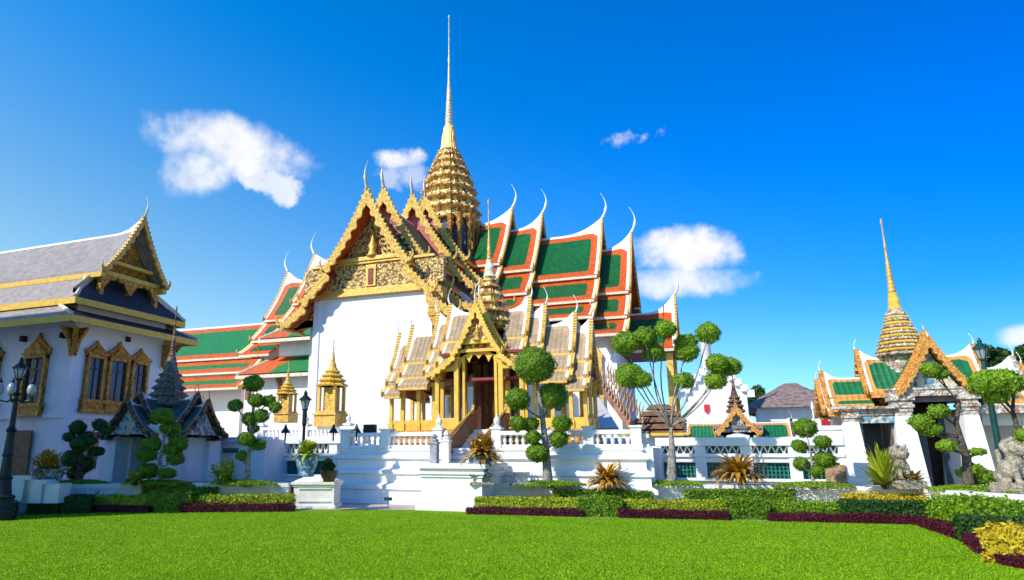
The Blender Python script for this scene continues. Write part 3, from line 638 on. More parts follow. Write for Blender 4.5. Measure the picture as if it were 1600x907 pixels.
# hanging scalloped valance over the doorway
def valance(x0, x1, y, zt, n, dep, m, root):
    q = MB(); pts = [(x0, zt)]
    N_ = n * 10
    for k in range(N_ + 1):
        t = k / N_; ph = (t * n) % 1; sc = abs(sin(pi * t * n)); env = .45 + .55 * abs(2 * t - 1) ** 1.3
        pts.append((x0 + (x1 - x0) * t, zt - dep * (1 - .75 * sc) * env))
    pts.append((x1, zt)); 
    for i in range(1, len(pts) - 2):
        a, b = pts[i], pts[i + 1]; q.plate([(a[0], y, zt), (b[0], y, zt), (b[0], y, b[1]), (a[0], y, a[1])], (0, .06, 0))
    return q.build('scalloped_valance', m, root)
valance(PXc - .75, PXc + .75, FYp, 5.2, 4, .55, GOLDY, pav)
# platform
q = MB()
for z0, z1, e in ((1.55, 1.95, .02), (1.95, 2.1, .1), (2.1, 2.25, .02), (2.25, 2.42, .14)):
    q.box(PXc - 3.85 - e, PXc + 3.85 + e, PYc_ - 1.15 - e, PYc_ + 1.3 + e, z0, z1); q.box(PXc - 1.72 - e, PXc + 1.72 + e, PYc_ - 1.6 - e, PYc_ - 1.1, z0 + .003, z1 + .003)
q.build('platform', ORANGEG, pav, bevel=.015)
# columns and low parapets
cols = []
for sx in (-1, 1):
    for x in (1.95, 2.6, 3.25, 3.75): cols += [(sx * x, -.95, 4.25 if x > 2.7 else 4.45, .065), (sx * x, .95, 4.25, .065)]
    cols += [(sx * .85, -1.42, 5.25, .085), (sx * 1.62, -1.42, 4.6, .075), (sx * 1.62, -.95, 4.6, .07), (sx * .85, -.6, 5.6, .08), (sx * .62, -1.30, 5.2, .05), (sx * .85, .6, 5.6, .08), (sx * 3.75, 0, 4.25, .06)]
for (x, y, zt, r) in cols:
    q = MB(); q.cbox(PXc + x, PYc_ + y, FZ, r, r, zt - FZ); q.cbox(PXc + x, PYc_ + y, FZ, r * 1.5, r * 1.5, .28)
    q.loft([[(PXc + x + a * e, PYc_ + y + b * e, z) for a, b in ((-1, -1), (1, -1), (1, 1), (-1, 1))] for e, z in ((r * 1.02, zt - .35), (r * 1.5, zt - .2), (r * 1.1, zt - .17), (r * 1.9, zt))])
    q.build('column', GOLDY, pav)
for sx in (-1, 1):
    for bxs in ((PXc + min(sx * 1.85, sx * 3.8), PXc + max(sx * 1.85, sx * 3.8), PYc_ - 1.0, PYc_ - .92, FZ, FZ + .38), (PXc + min(sx * .9, sx * 1.7), PXc + max(sx * .9, sx * 1.7), PYc_ - 1.46, PYc_ - 1.38, FZ, FZ + .42), (PXc + sx * 3.75 - .04, PXc + sx * 3.75 + .04, PYc_ - .9, PYc_ + .95, FZ, FZ + .38)):
        q = MB(); q.box(*bxs); q.build('parapet', GOLDY, pav)
q = MB(); q.box(PXc - 3.85, PXc + 3.85, PYc_ - 1.1, PYc_ + 1.1, 4.2, 4.3); q.box(PXc - 1.6, PXc + 1.6, PYc_ - 1.3, PYc_ + .9, 5.15, 5.25); q.build('ceiling', RED, pav)
q = MB(); q.box(PXc - 3.82, PXc - 1.8, PYc_ - 1.02, PYc_ - .9, 4.06, 4.2); q.build('beam', GOLDY, pav); q = MB(); q.box(PXc + 1.8, PXc + 3.82, PYc_ - 1.02, PYc_ - .9, 4.06, 4.2); q.build('beam', GOLDY, pav)
for x, wd2 in ((-.42, .12), (-.1, .08), (.22, .08), (.6, .14), (-1.25, .2), (1.2, .2)):    # drapes and inner posts
    q = MB(); pts = []
    for k in range(9): pts.append((PXc + x - wd2 + wd2 * 2 * k / 8, PYc_ - .35 + .03 * (k % 2)))
    q.loft([[(a, b, FZ) for a, b in pts] + [(a, b + .03, FZ) for a, b in pts[::-1]], [(a, b, 4.9) for a, b in pts] + [(a, b + .03, 4.9) for a, b in pts[::-1]]]); q.build('curtain', mat('brown_curtain', (.16, .07, .04), .8, var=.3) if abs(x) < .5 else mat('grey_curtain', (.22, .22, .28), .8, var=.2), pav)
q = MB(); q.box(PXc - .9, PXc + .9, PYc_ + .62, PYc_ + .7, FZ, 5.2); q.build('back_screen', BROWN, pav)
spire(pav, PXc, PYc_, [(6.15, .70), (6.45, .86), (6.85, .74), (7.2, .63), (7.55, .52), (7.88, .42), (8.15, .33), (8.38, .26)], (8.38, .24, 9.1, .10), (9.1, .11, 10.0, .06, 7), (11.7, .035), SPIREG, NEEDLE, GOLDP, .17)

# ================================================================== TERRACE
ter = thing('terrace', 'stepped white plaster terrace with balustrade under the golden pavilion', 'terrace', (-7, 23, 0))
TY = 21.0
prof = [(-.5, 0), (-.5, .16), (-.38, .2), (-.38, .42), (-.46, .46), (-.46, .58), (-.28, .66), (-.28, .9), (-.36, .94), (-.36, 1.04), (-.16, 1.14), (-.16, 1.36), (-.26, 1.42), (-.26, 1.52), (-.05, 1.62), (-.05, 1.66), (-.1, 1.68), (-.1, 1.74), (0, 1.75)]
def stepped(x0, x1, yb, leftret=0, rightret=0):
    q = MB()
    def ring(x, ext): return [(x + ext * -y, TY + y, z) for y, z in prof] + [(x, yb, 1.75), (x, yb, 0)]
    q.loft([[(x0 + y * leftret, TY + y, z) for y, z in prof] + [(x0, yb, 1.75), (x0, yb, 0)], [(x1 - y * rightret, TY + y, z) for y, z in prof] + [(x1, yb, 1.75), (x1, yb, 0)]]); return q
stepped(-12.35, -2.45, 27.5, 1, 1).build('base', WHITE, ter)
q = MB(); q.box(-19, -12.3, 23.2, 34, 0, 1.9); q.box(-12.4, 2.0, 27, 34, 0, 1.7); q.build('floor', WHITE, ter)
def balustrade(x0, x1, y, z0, h, root, nb=None, post=.16, m=WHITE, holes=True):
    q = MB(); q.box(x0, x1, y - .14, y + .14, z0, z0 + .10); q.box(x0, x1, y - .15, y + .15, z0 + h - .13, z0 + h); b_ = q.build('balustrade', m, root, bevel=.02)
    q = MB(); nb = nb or max(2, int((x1 - x0) / .19))
    for k in range(nb):
        x = x0 + (x1 - x0) * (k + .5) / nb; q.lathe(x, y, [(.055, z0 + .09), (.04, z0 + .14), (.068, z0 + h * .42), (.035, z0 + h * .62), (.055, z0 + h - .12)], 6)
    q.build('baluster', m, b_)
def postx(x, y, z0, h, root, fin=True, r=.15, m=WHITE):
    q = MB(); q.cbox(x, y, z0, r, r, h); q.cbox(x, y, z0 + h, r * 1.25, r * 1.25, .06); q.cbox(x, y, z0, r * 1.2, r * 1.2, .1)
    if fin: q.lathe(x, y, [(r * .8, z0 + h + .06), (r * .9, z0 + h + .1), (r * .4, z0 + h + .14), (r * .75, z0 + h + .24), (r * .7, z0 + h + .32), (r * .2, z0 + h + .4), (.01, z0 + h + .52)], 8)
    return q.build('post', m, root)
bx = [-12.3, -10.75, -8.85]; ZT = 1.75
for a, b in zip(bx[:-1], bx[1:]): balustrade(a + .15, b - .15, TY + .12, ZT, .52, ter)
bx2 = [-6.85, -5.35, -3.95, -2.55]
for a, b in zip(bx2[:-1], bx2[1:]): balustrade(a + .15, b - .15, TY + .12, ZT, .52, ter)
for x in bx: postx(x, TY + .12, ZT, .58, ter, x == -8.85, .15 if x > -9 else .17)
for x in bx2: postx(x, TY + .12, ZT, .58, ter, x == -6.85)
# lower wing of the terrace on the left with glazed lattice
def lattice_wall(x0, x1, y, root, n, ztop=2.05, steps=True):
    q = MB(); q.box(x0, x1, y - .02, y + .3, 0, .72); q.box(x0, x1, y - .1, y + .35, .72, .82); q.box(x0, x1, y - .04, y + .3, 1.3, 1.46); q.box(x0, x1, y - .12, y + .36, 1.46, 1.58); q.box(x0, x1, y - .14, y + .38, ztop - .27, ztop); w_ = q.build('wall', WHITE, root, bevel=.03)
    px_ = [x0 + (x1 - x0) * k / n for k in range(n + 1)]
    for x in px_:
        q = MB(); q.box(x - .17, x + .17, y - .08, y + .33, .82, ztop - .27); q.build('pier', WHITE, root)
    for a, b in zip(px_[:-1], px_[1:]):
        for z0, z1, cnt in ((.82, 1.3, 1), (1.58, ztop - .24, 1)):
            q = MB(); zz_ = MB(); st = .11; zc = (z0 + z1) / 2
            k = int((b - a - .34) / st)
            for i in range(k):
                x = a + .17 + (b - a - .34) * (i + .5) / k; wv = .035
                if z0 < 1: q.box(x - .022, x + .022, y + .1, y + .16, z0, z1)
                else: zz_.loft([[(x + dx - .022, y + .08, z), (x + dx + .022, y + .08, z), (x + dx + .022, y + .16, z), (x + dx - .022, y + .16, z)] for dx, z in ((-.055 * (-1) ** i, z0), (.055 * (-1) ** i, z1))])
            if z0 < 1:
                for r_ in range(1, 4): zz = z0 + (z1 - z0) * r_ / 4; q.box(a + .17, b - .17, y + .11, y + .15, zz - .015, zz + .015)
            q.box(a + .17, b - .17, y + .2, y + .24, z0, z1)
            q.build('glazed_lattice', TEAL, root)
            if zz_.v: zz_.build('zigzag_tracery', WHITE, root)
latl = thing('lattice_wall', 'shaded white terrace wall with teal glazed lattice behind the potted plant', 'wall', (-15, 22.6, 0))
lattice_wall(-16.4, -12.45, 22.7, latl, 3, 2.2)
# side flights and second level behind
upt = thing('upper_terrace', 'upper white terrace with balustrades and stair between the two halls', 'terrace', (-14, 27, 0))
q = MB(); q.box(-19.5, -12.9, 25.6, 33, 1.5, 2.15)
for k in range(6): q.box(-12.9 + .32 * k, -12.5 + .32 * k, 26.2, 29.0, 1.5, 2.15 - .1 * k)
q.build('base', WHITE, upt)
for a, b in ((-19.2, -17.2), (-16.9, -15.1), (-14.8, -13.1)): balustrade(a, b, 25.75, 2.15, .55, upt)
for x in (-19.35, -17.05, -14.95, -12.95): postx(x, 25.75, 2.15, .6, upt)
q = MB(); q.plate([(-12.9, 25.7, 2.15), (-12.9, 25.7, 2.9), (-10.9, 25.7, 2.1), (-10.9, 25.7, 1.6)], (0, .25, 0)); q.build('stair_cheek', WHITE, upt)

# mounting block in front of the terrace
blk = thing('mounting_block', 'massive white stone block with moulded cap in front of the terrace stair', 'stone block', (-7.5, 19.6, 0))
q = MB()
for z0, z1, e in ((0, .14, .12), (.14, .24, .06), (.24, .92, 0), (.92, 1.0, .05), (1.0, 1.08, .10), (1.08, 1.16, .04), (1.16, 1.3, .16)): q.box(-8.42 - e, -6.55 + e, 18.75 - e, 20.75, z0, z1)
q.build('block', WHITE, blk, bevel=.015)
for i, (x, y, h) in enumerate(((-8.15, 19.1, .78), (-8.25, 20.3, .9))):
    p_ = thing('stone_bollard', ['grey carved stone post on the front left corner of the white mounting block', 'taller white carved stone post at the back of the white mounting block'][i], 'post', (x, y, 1.3), 'carved posts on the mounting block')
    q = MB(); q.cbox(x, y, 1.3, .11, .11, h * .72); q.cbox(x, y, 1.3 + h * .72, .14, .14, .05); q.lathe(x, y, [(.13, 1.35 + h * .72), (.14, 1.42 + h * .72), (.06, 1.46 + h * .72), (.11, 1.5 + h * .72), (.09, 1.36 + h * .95), (.01, 1.34 + h * 1.05)], 8); q.build('shaft', WHITEC if i else mat('grey_stone', (.34, .34, .36), .8, var=.2, bump=.5), p_)
# stair up to the pavilion with gilded rails
stp = thing('pavilion_stair', 'narrow white stair with brown and gold handrails climbing to the pavilion door', 'stair', (-7.9, 21.5, 0))
q = MB()
for k in range(7): q.box(-8.35, -7.25, 20.75 + .36 * k, 23.35, 1.2 + .17 * k, 1.37 + .17 * k)
q.build('steps', WHITE, stp)
for x in (-8.42, -7.2):
    q = MB(); q.plate([(x, 20.75, 1.32), (x, 23.3, 2.5), (x, 23.3, 2.95), (x, 22.9, 2.95), (x, 20.75, 1.95), (x, 20.55, 2.1), (x, 20.5, 1.35)], (.12, 0, 0)); q.build('handrail', BROWN, stp)
    q = MB(); q.tube([(x + .06, 20.5, 1.5), (x + .06, 20.45, 1.9), (x + .06, 20.7, 2.1), (x + .06, 23.0, 3.05), (x + .06, 23.1, 3.25)], .05, 6); q.build('naga_coping', GOLDP, stp)

# right terrace wall with lattice
rl = thing('lattice_wall', 'sunlit white terrace wall with teal glazed lattice behind the many-balled tree', 'wall', (1, 24, 0))
lattice_wall(-2.3, 3.15, 24.0, rl, 4, 2.08)
q = MB(); q.box(2.45, 3.2, 24.4, 24.8, 1.4, 2.36); q.box(2.4, 3.25, 24.35, 24.85, 2.3, 2.42); q.build('raised_coping', WHITE, rl)
q = MB(); q.box(2.55, 3.1, 23.84, 23.9, .1, 1.25); q.build('brick_panel', mat('weathered_brick', (.42, .26, .13), .9, var=.35, scale=6, bump=.6), rl)
q = MB(); q.box(-2.5, -2.1, 21.0, 24.2, 0, 1.75); q.box(-2.3, 3.1, 24.35, 30, 0, 1.3); q.build('terrace_floor', WHITE, rl)
balustrade(-2.4, -2.2, 21.3, 1.75, .4, rl, 1)

# ================================================================== LEFT HALL
lh = thing('palace_hall', 'white hall with grey tiled roof and gilded triple windows at the left edge', 'building', (-30, 24, 0))
XE, YF, YB = -26.3, 21.3, 26.3; RY = 23.75
q = MB(); q.box(-42, XE, YF, YB + .2, 0, 8.0); q.box(-42, XE + .14, YF - .14, YB + .3, 0, .6); q.box(-42, XE + .1, YF - .1, YB + .2, 3.05, 3.25); lw_ = q.build('wall', WHITE, lh)
q = MB(); q.loft([[(XE - .5, YF - .07, 0), (XE + .08, YF - .07, 0), (XE + .08, YF + .7, 0), (XE - .5, YF + .7, 0)], [(XE - .5, YF - .02, 7.2), (XE + .02, YF - .02, 7.2), (XE + .02, YF + .5, 7.2), (XE - .5, YF + .5, 7.2)]]); q.build('corner_pilaster', WHITE, lh)
TL = frameT(-42, RY, '+x')
LTI = [(0, 0, 1.95, -2.45)]
mainr = section(lh, TL, 0, 16.35, 12.15, 12.85, LTI, R_GREY, GOLDP, GOLDY, GOLDD, NEEDLE, 1.2, wd=.2, tooth=.2, swl=1.8, facein=.8, rb=.16, er=.12, eave=.2, base=9.55)
def hipskirt(z0, z1, i0, i1, rm, trim):   # i = inset of upper/lower edge; goes round front, end, back
    up = [(-42, RY - i0), (XE + .05 + (i1 - 3.0) * 0 - .55 + (0), RY - i0), (XE - .5, RY + i0), (-42, RY + i0)]
    lo = [(-42, RY - i1), (XE + (i1 - 2.45), RY - i1), (XE + (i1 - 2.45), RY + i1), (-42, RY + i1)]
    ln = sqrt((i1 - i0) ** 2 + (z0 - z1) ** 2); parts_ = []
    for k in range(3):
        q = MB(); A_, B_, C_, D_ = lo[k], lo[k + 1], up[k + 1], up[k]
        q.add([(*A_, z1), (*B_, z1), (*C_, z0), (*D_, z0), (*A_, z1 - .1), (*B_, z1 - .1), (*C_, z0 - .1), (*D_, z0 - .1)], [(0, 1, 2, 3), (7, 6, 5, 4), (0, 4, 5, 1)])
        L2 = sqrt((A_[0] - B_[0]) ** 2 + (A_[1] - B_[1]) ** 2)
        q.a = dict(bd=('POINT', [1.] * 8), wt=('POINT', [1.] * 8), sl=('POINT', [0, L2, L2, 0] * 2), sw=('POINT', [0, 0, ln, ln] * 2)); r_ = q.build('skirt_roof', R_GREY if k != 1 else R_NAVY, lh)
        dx, dy = (B_[0] - A_[0]) / L2, (B_[1] - A_[1]) / L2; nx, ny = dy, -dx
        t = MB(); t.plate([(A_[0] + nx * .02, A_[1] + ny * .02, z1 - .3), (B_[0] + nx * .02, B_[1] + ny * .02, z1 - .3), (B_[0] + nx * .02, B_[1] + ny * .02, z1 - .02), (A_[0] + nx * .02, A_[1] + ny * .02, z1 - .02)], (-nx * .14, -ny * .14, 0)); t.build('eave_fascia', trim, r_)
    for k in (1, 2):
        t = MB(); t.tube([(*up[k], z0 + .03), (*lo[k], z1 + .03)], .09, 6); t.build('hip_ridge', CREAM, lh)
hipskirt(9.55, 8.15, 1.75, 3.25, R_GREY, GOLDY); hipskirt(7.95, 7.25, 3.05, 3.75, R_GREY, GOLDY)
# gable porch: arched gold screen below the pediment
gx = XE + .35
def yplate(q, pts, x, th): q.plate([(x, a, b) for a, b in pts], (th, 0, 0))
q = MB(); q.box(gx - .3, gx, RY - 1.75, RY + 1.75, 9.55, 9.8); q.box(gx - .2, gx + .06, RY - 1.2, RY + 1.2, 10.2, 10.35); pb = q.build('pediment_beam', GOLDY, lh)
q = MB()
for y in (-1.62, 0, 1.62): q = MB(); q.box(gx - .22, gx + .02, RY + y - .1, RY + y + .1, 8.3 if abs(y) > 1 else 8.9, 9.6); q.build('column', GOLDD, pb)
for (ya, yb) in ((-1.6, 0), (0, 1.6)):
    q = MB(); n_ = 24
    for k in range(n_):
        def zz(t): return 9.55 - .62 * (abs(2 * t - 1) ** 2.2) - .13 * abs(sin(t * pi * 4))
        t0, t1 = k / n_, (k + 1) / n_; y0, y1 = RY + ya + (yb - ya) * t0, RY + ya + (yb - ya) * t1
        yplate(q, [(y0, 9.6), (y1, 9.6), (y1, zz(t1)), (y0, zz(t0))], gx - .1, .1)
    q.build('scalloped_arch', GOLDD, pb)
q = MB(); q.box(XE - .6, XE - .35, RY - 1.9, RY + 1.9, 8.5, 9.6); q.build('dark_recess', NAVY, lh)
q = MB()
for s_ in (-1, 1): q.plate([(XE - .1, RY + s_ * 1.75, 9.3), (XE + .5, RY + s_ * 3.0, 8.35), (XE + .5, RY + s_ * 3.2, 8.35), (XE - .1, RY + s_ * 1.95, 9.3)], (0, 0, .2)); q.build('hip_board', CREAM, lh)
for (x, y, sx, sy) in ((XE + .05, YF - .05, 1, -1), (XE + .05, YB + .1, 1, 1)):
    q = MB()
    for dx, dy in ((1, 0), (.7, .7), (0, 1)):
        q.plate([(x, y, 6.9), (x + sx * dx * .75, y + sy * dy * .75, 6.92), (x + sx * dx * .3, y + sy * dy * .3, 6.3), (x + sx * dx * .12, y + sy * dy * .12, 5.7), (x, y, 5.9)], (.12 * (1 if dy else 0) + .02, .12 * (1 if dx else 0) + .02, 0))
    q.build('corner_bracket', GOLDD, lh)
for (x, y, z) in ((XE - .5, YF - .1, 6.7), (XE - 3, YF - .1, 6.7)): 
    q = MB(); q.box(x - .1, x + .1, y - .15, y + .1, z - .2, z + .05); q.build('vent', DARK, lh)
q = MB(); q.box(XE, XE + .12, RY + .35, RY + .55, 6.75, 6.98); q.build('vent', DARK, lh)
def crown_window(root, c0, c1, fixed, axis, z0, z1, zc, out):
    """gilded window: axis 'y' = on a wall x=fixed facing +x, 'x' = on a wall y=fixed facing -y"""
    def B(q, a0, a1, d0, d1, h0, h1):
        if axis == 'y': q.box(fixed + d0, fixed + d1, a0, a1, h0, h1)
        else: q.box(a0, a1, fixed - d1, fixed - d0, h0, h1)
    def Pl(q, pts, d0, d1):
        if axis == 'y': q.plate([(fixed + d0, a, b) for a, b in pts], (d1 - d0, 0, 0))
        else: q.plate([(a, fixed - d1, b) for a, b in pts], (0, d1 - d0, 0))
    q = MB(); B(q, c0, c1, .0, .06, z0, z1); wn_ = q.build('window', GLASS, root); W_ = c1 - c0; m_ = (c0 + c1) / 2
    q = MB(); f_ = .14
    B(q, c0 - f_, c0, 0, .2, z0 - .1, z1 + .1); B(q, c1, c1 + f_, 0, .2, z0 - .1, z1 + .1); B(q, c0 - f_, c1 + f_, 0, .22, z1, z1 + .16)
    B(q, c0 - .24, c1 + .24, 0, .3, z0 - .2, z0 - .05); B(q, c0 - .2, c1 + .2, 0, .24, z0 - .5, z0 - .2); B(q, c0 - .27, c1 + .27, 0, .34, z0 - .62, z0 - .5)
    B(q, c0 - .22, c1 + .22, 0, .28, z1 + .16, z1 + .24); q.build('frame', GOLDD, wn_)
    q = MB(); h = zc - z1 - .24; b_ = z1 + .24
    Pl(q, [(c0 - .22, b_), (c0 - .26, b_ + h * .22), (c0 - .08, b_ + h * .3), (m_ - W_ * .3, b_ + h * .62), (m_ - W_ * .12, b_ + h * .8), (m_, b_ + h * 1.12), (m_ + W_ * .12, b_ + h * .8), (m_ + W_ * .3, b_ + h * .62), (c1 + .08, b_ + h * .3), (c1 + .26, b_ + h * .22), (c1 + .22, b_)], 0, .14)
    Pl(q, [(c0 + .02, b_ + .02), (c1 - .02, b_ + .02), (m_, b_ + h * .62)], .14, .2); q.build('crown_pediment', GOLDD, wn_)
    q = MB(); B(q, m_ - .035, m_ + .035, .06, .1, z0, z1); B(q, c0, c1, .06, .1, z0 + (z1 - z0) * .72, z0 + (z1 - z0) * .72 + .07); B(q, c0, c0 + .06, .06, .1, z0, z1); B(q, c1 - .06, c1, .06, .1, z0, z1); q.build('mullion', mat('brown_frame', (.10, .055, .04), .5), wn_)
    return wn_
for c0, c1 in ((22.15, 22.85), (23.33, 24.2), (24.68, 25.4)):
    crown_window(lh, c0, c1, XE, 'y', 3.95, 5.75, 6.5 + (.12 if c0 > 23 and c0 < 24 else 0), 1)
for c0, c1 in ((-28.85, -27.75), (-31.9, -30.8), (-34.9, -33.8)): crown_window(lh, c0, c1, YF, 'x', 3.75, 5.7, 6.75, 1)
for (x0, x1) in ((-28.9, -27.9),):
    q = MB(); q.box(x0, x1, YF - .17, YF - .1, 0, 2.55); q.build('door', BROWN, lh)
q = MB(); q.box(XE + .1, XE + .17, 22.3, 23.1, .9, 2.5); q.build('window', GLASS, lh)

# unseen building added outside the frame, shaped to shadow the left garden
caster = thing('shade_caster', 'unseen white block with tiled roof added beyond the left edge to shade the garden', 'building', (-30, 11.6, 0))
AP = [(-45, 4.2), (-22, 4.2), (-18.0, 9.9), (-18.0, 10), (-45, 10)]; q = MB(); q.loft([[(x, y, z) for x, y in AP] for z in (0, 13.0)]); q.box(-45, -30, 5, 9.9, 13, 16.6); q.build('wall', WHITE, caster)
q = MB(); q.loft([[(x, y, 13.01) for x, y in AP], [(x * .94 - 1.5, 7.5 + (y - 7.5) * .35, 14) for x, y in AP]]); q.loft([[(x, y, 16.6) for x, y in ((-45, 4.9), (-29.8, 4.9), (-29.8, 10), (-45, 10))], [(x, y, 18.2) for x, y in ((-45, 7.5), (-32, 7.5), (-32, 8.4), (-45, 8.4))]]); q.build('roof', PINKROOF, caster)

# ================================================================== LEFT GATE
def gable_plate(q, T, s, hw, z0, z1, th=.1): q.plate([T(s, -hw, z0), T(s, hw, z0), T(s, 0, z1)], Vector(T(s + th, 0, 0)) - Vector(T(s, 0, 0)))
lg = thing('gateway', 'weathered shaded small gate with dark roofs, blue pediments and grey spire', 'gate', (-18.5, 19.2, 0))
GX, GY = -18.55, 19.15
q = MB()
for sx in (-1, 1):
    for sy in (-1, 1):
        q.loft([[(GX + sx * 1.0 + a * e, GY + sy * 1.15 + b * e, z) for a, b in ((-1, -1), (1, -1), (1, 1), (-1, 1))] for e, z in ((.42, 0), (.42, .3), (.34, .35), (.27, 2.2), (.33, 2.3), (.36, 2.5))])
q.box(GX - 1.2, GX + 1.2, GY - 1.35, GY + 1.35, 2.28, 2.55)
q.box(GX + .6, GX + 1.1, GY - .85, GY + .85, 0, 2.3); q.box(GX - 1.1, GX - .6, GY - .85, GY + .85, 0, 2.3)
q.build('wall', WHITE, lg)
q = MB(); q.box(GX - .6, GX + .6, GY - .2, GY - .1, 0, 2.28); q.build('door', BROWN, lg)
for d in ('-y', '+x', '+y', '-x'):
    T = frameT(GX, GY, d)
    for (s0, s1, zr, k) in ((.2, 1.25, 3.45, 1.15), (1.1, 1.75, 3.2, 1.0)):
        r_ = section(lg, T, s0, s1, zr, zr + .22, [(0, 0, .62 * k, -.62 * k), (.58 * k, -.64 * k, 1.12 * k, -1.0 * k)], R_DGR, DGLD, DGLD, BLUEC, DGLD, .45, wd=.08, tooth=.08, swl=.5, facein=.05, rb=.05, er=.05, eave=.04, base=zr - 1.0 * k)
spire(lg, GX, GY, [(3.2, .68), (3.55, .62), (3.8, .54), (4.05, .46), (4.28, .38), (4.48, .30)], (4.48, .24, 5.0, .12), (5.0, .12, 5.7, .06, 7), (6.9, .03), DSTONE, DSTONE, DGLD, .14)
gw = thing('garden_wall', 'shaded white wall with brown shutter between the small gate and the terrace', 'wall', (-16, 21.6, 0))
q = MB(); q.box(-18.5, -15.9, 21.4, 21.7, 0, 2.1); q.box(-18.6, -15.85, 21.32, 21.78, 2.0, 2.18); q.box(-16.2, -15.9, 21.7, 23.0, 0, 2.1); q.build('wall', WHITE, gw)
q = MB(); q.box(-17.9, -17.3, 21.34, 21.4, .55, 1.25); q.build('shutter', BROWN, gw)
q = MB(); q.box(-17.8, -17.1, 21.35, 21.4, 1.6, 1.78); q.build('vent', TEAL, gw)

# ================================================================== RIGHT GATE
rg = thing('gateway', 'ornate white gate with orange and green roofs and tall gold spire at the right', 'gate', (6.1, 27.4, 0))
RX, RY2 = 6.15, 27.9; YG = 26.3
def pillar(q, x0, x1, y0, y1, z1, bat=.14, b2=None):
    q.loft([[(x0 - bat * e, y0 - bat * e, z), (x1 + bat * e, y0 - bat * e, z), (x1 + bat * e, y1 + bat * e, z), (x0 - bat * e, y1 + bat * e, z)] for e, z in ((1.5, 0), (1.5, .45), (1.15, .55), (0, z1))])
for (x0, x1) in ((3.55, 3.95), (5.0, 5.5), (6.85, 7.25)):
    q = MB(); pillar(q, x0, x1, YG - .1, YG + .5, 2.75); q.build('pillar', WHITE, rg)
    q = MB(); 
    for z0, z1, e in ((2.6, 2.72, .02), (2.72, 2.82, .07), (2.82, 2.95, .03), (2.95, 3.1, .1)): q.box(x0 - e, x1 + e, YG - .1 - e, YG + .5 + e, z0 + (.3 if x0 > 4.5 else 0), z1 + (.3 if x0 > 4.5 else 0))
    if x0 > 4.5: q.box(x0 + .01, x1 - .01, YG - .09, YG + .5, 2.7, 2.92)
    q.build('capital', MIX_S, rg)
    q = MB(); pillar(q, x0, x1, YG + 2.6, YG + 3.2, 2.9); q.build('pillar', WHITE, rg)
q = MB(); q.box(4.9, 7.4, YG - .16, YG + 3.2, 3.38, 3.58); q.box(4.85, 7.45, YG - .2, YG + .2, 3.58, 3.64); q.build('lintel', MIX_S, rg)
q = MB(); q.box(3.5, 5.0, YG - .05, YG + 3.2, 2.8, 3.0); q.box(3.2, 5.05, YG - .25, YG + .1, 3.0, 3.08); q.build('side_lintel', MIX_S, rg); q = MB(); q.box(7.2, 9.4, YG + .1, YG + 3.2, 2.8, 3.05); q.build('side_lintel', MIX_S, rg)
q = MB(); q.box(3.95, 5.0, YG, YG + .1, 2.55, 2.8); q.build('blue_frieze', BLUEC, rg)
q = MB(); q.box(5.5, 6.85, YG + .1, YG + .2, 3.2, 3.38); q.box(4.0, 4.1, YG + .2, YG + 1.5, 0, 2.6); q.box(4.9, 5.0, YG + .2, YG + 2, 0, 2.6); q.build('jamb_panel', mat('grey_jamb', (.20, .17, .17), .7, var=.3), rg)
for (x0, x1, h) in ((5.95, 6.15, 2.9), (6.55, 6.72, 2.9), (4.2, 4.85, 2.6)):
    q = MB(); q.box(x0, x1, YG + 1.6, YG + 1.7, 0, h); q.build('door_leaf', mat('slate_door', (.06, .08, .12), .5, var=.2), rg)
q = MB(); q.box(4.0, 7.2, YG + 2.9, YG + 3.0, 1.9, 3.5); q.box(6.1, 7.2, YG + 2.7, YG + 2.8, 0, 3.2); q.box(4.0, 5.0, YG + 2.7, YG + 2.8, 0, 3.0); q.build('back_panel', DARK, rg)
GT = [(0, 0, .75, -.95), (.7, -1.0, 1.15, -1.25)]
for d, off in (('-x', 0), ('+x', 0)):
    T = frameT(RX, RY2, d)
    section(rg, T, .4, 1.65, 4.85, 5.2, [(0, 0, 1.1, -1.25)], R_GSM, ORANGEG, ORANGEG, BLUEC, WHITEC, .5, wd=.16, tooth=.10, swl=.7, facein=.1, rb=.08, er=.08, eave=.06, base=3.6)
    section(rg, T, 1.6, 2.85, 4.2, 4.5, [(0, 0, .85, -.72), (.82, -.78, 1.25, -1.05)], R_GSM, ORANGEG, ORANGEG, BLUEC, WHITEC, .5, wd=.16, tooth=.10, swl=.6, facein=.1, rb=.08, er=.08, eave=.06, base=3.15)
    section(rg, T, 1.62, 3.02, 3.95, 4.2, [(0, 0, .95, -.7), (.92, -.72, 1.35, -.95)], R_GSM, ORANGEG, ORANGEG, BLUEC, WHITEC, .4, wd=.16, tooth=.10, swl=.6, facein=.1, rb=.08, er=.08, eave=.06, base=3.0)
for d in ('-y', '+y'):
    T = frameT(RX + .05, RY2, d)
    section(rg, T, .3, 1.45, 5.25, 5.55, [(0, 0, 1.2, -1.75)], R_GSM, ORANGEG, ORANGEG, BLUEC, WHITEC, .3, wd=.17, tooth=.10, swl=.7, facein=.25, rb=.08, er=.08, eave=.06, base=3.62)
    section(rg, T, 1.3, 1.8, 5.0, 5.25, [(0, 0, 1.05, -1.5)], R_GSM, ORANGEG, ORANGEG, BLUEC, WHITEC, .3, wd=.15, tooth=.10, swl=.5, facein=.25, rb=.08, er=.08, eave=.06, base=3.62)
q = MB(); q.loft([plan(RX - .35, RY2, .52, 4.2), plan(RX - .35, RY2, .55, 4.95)]); q.build('spire_drum', MIX_S, rg)
SX = RX - .35
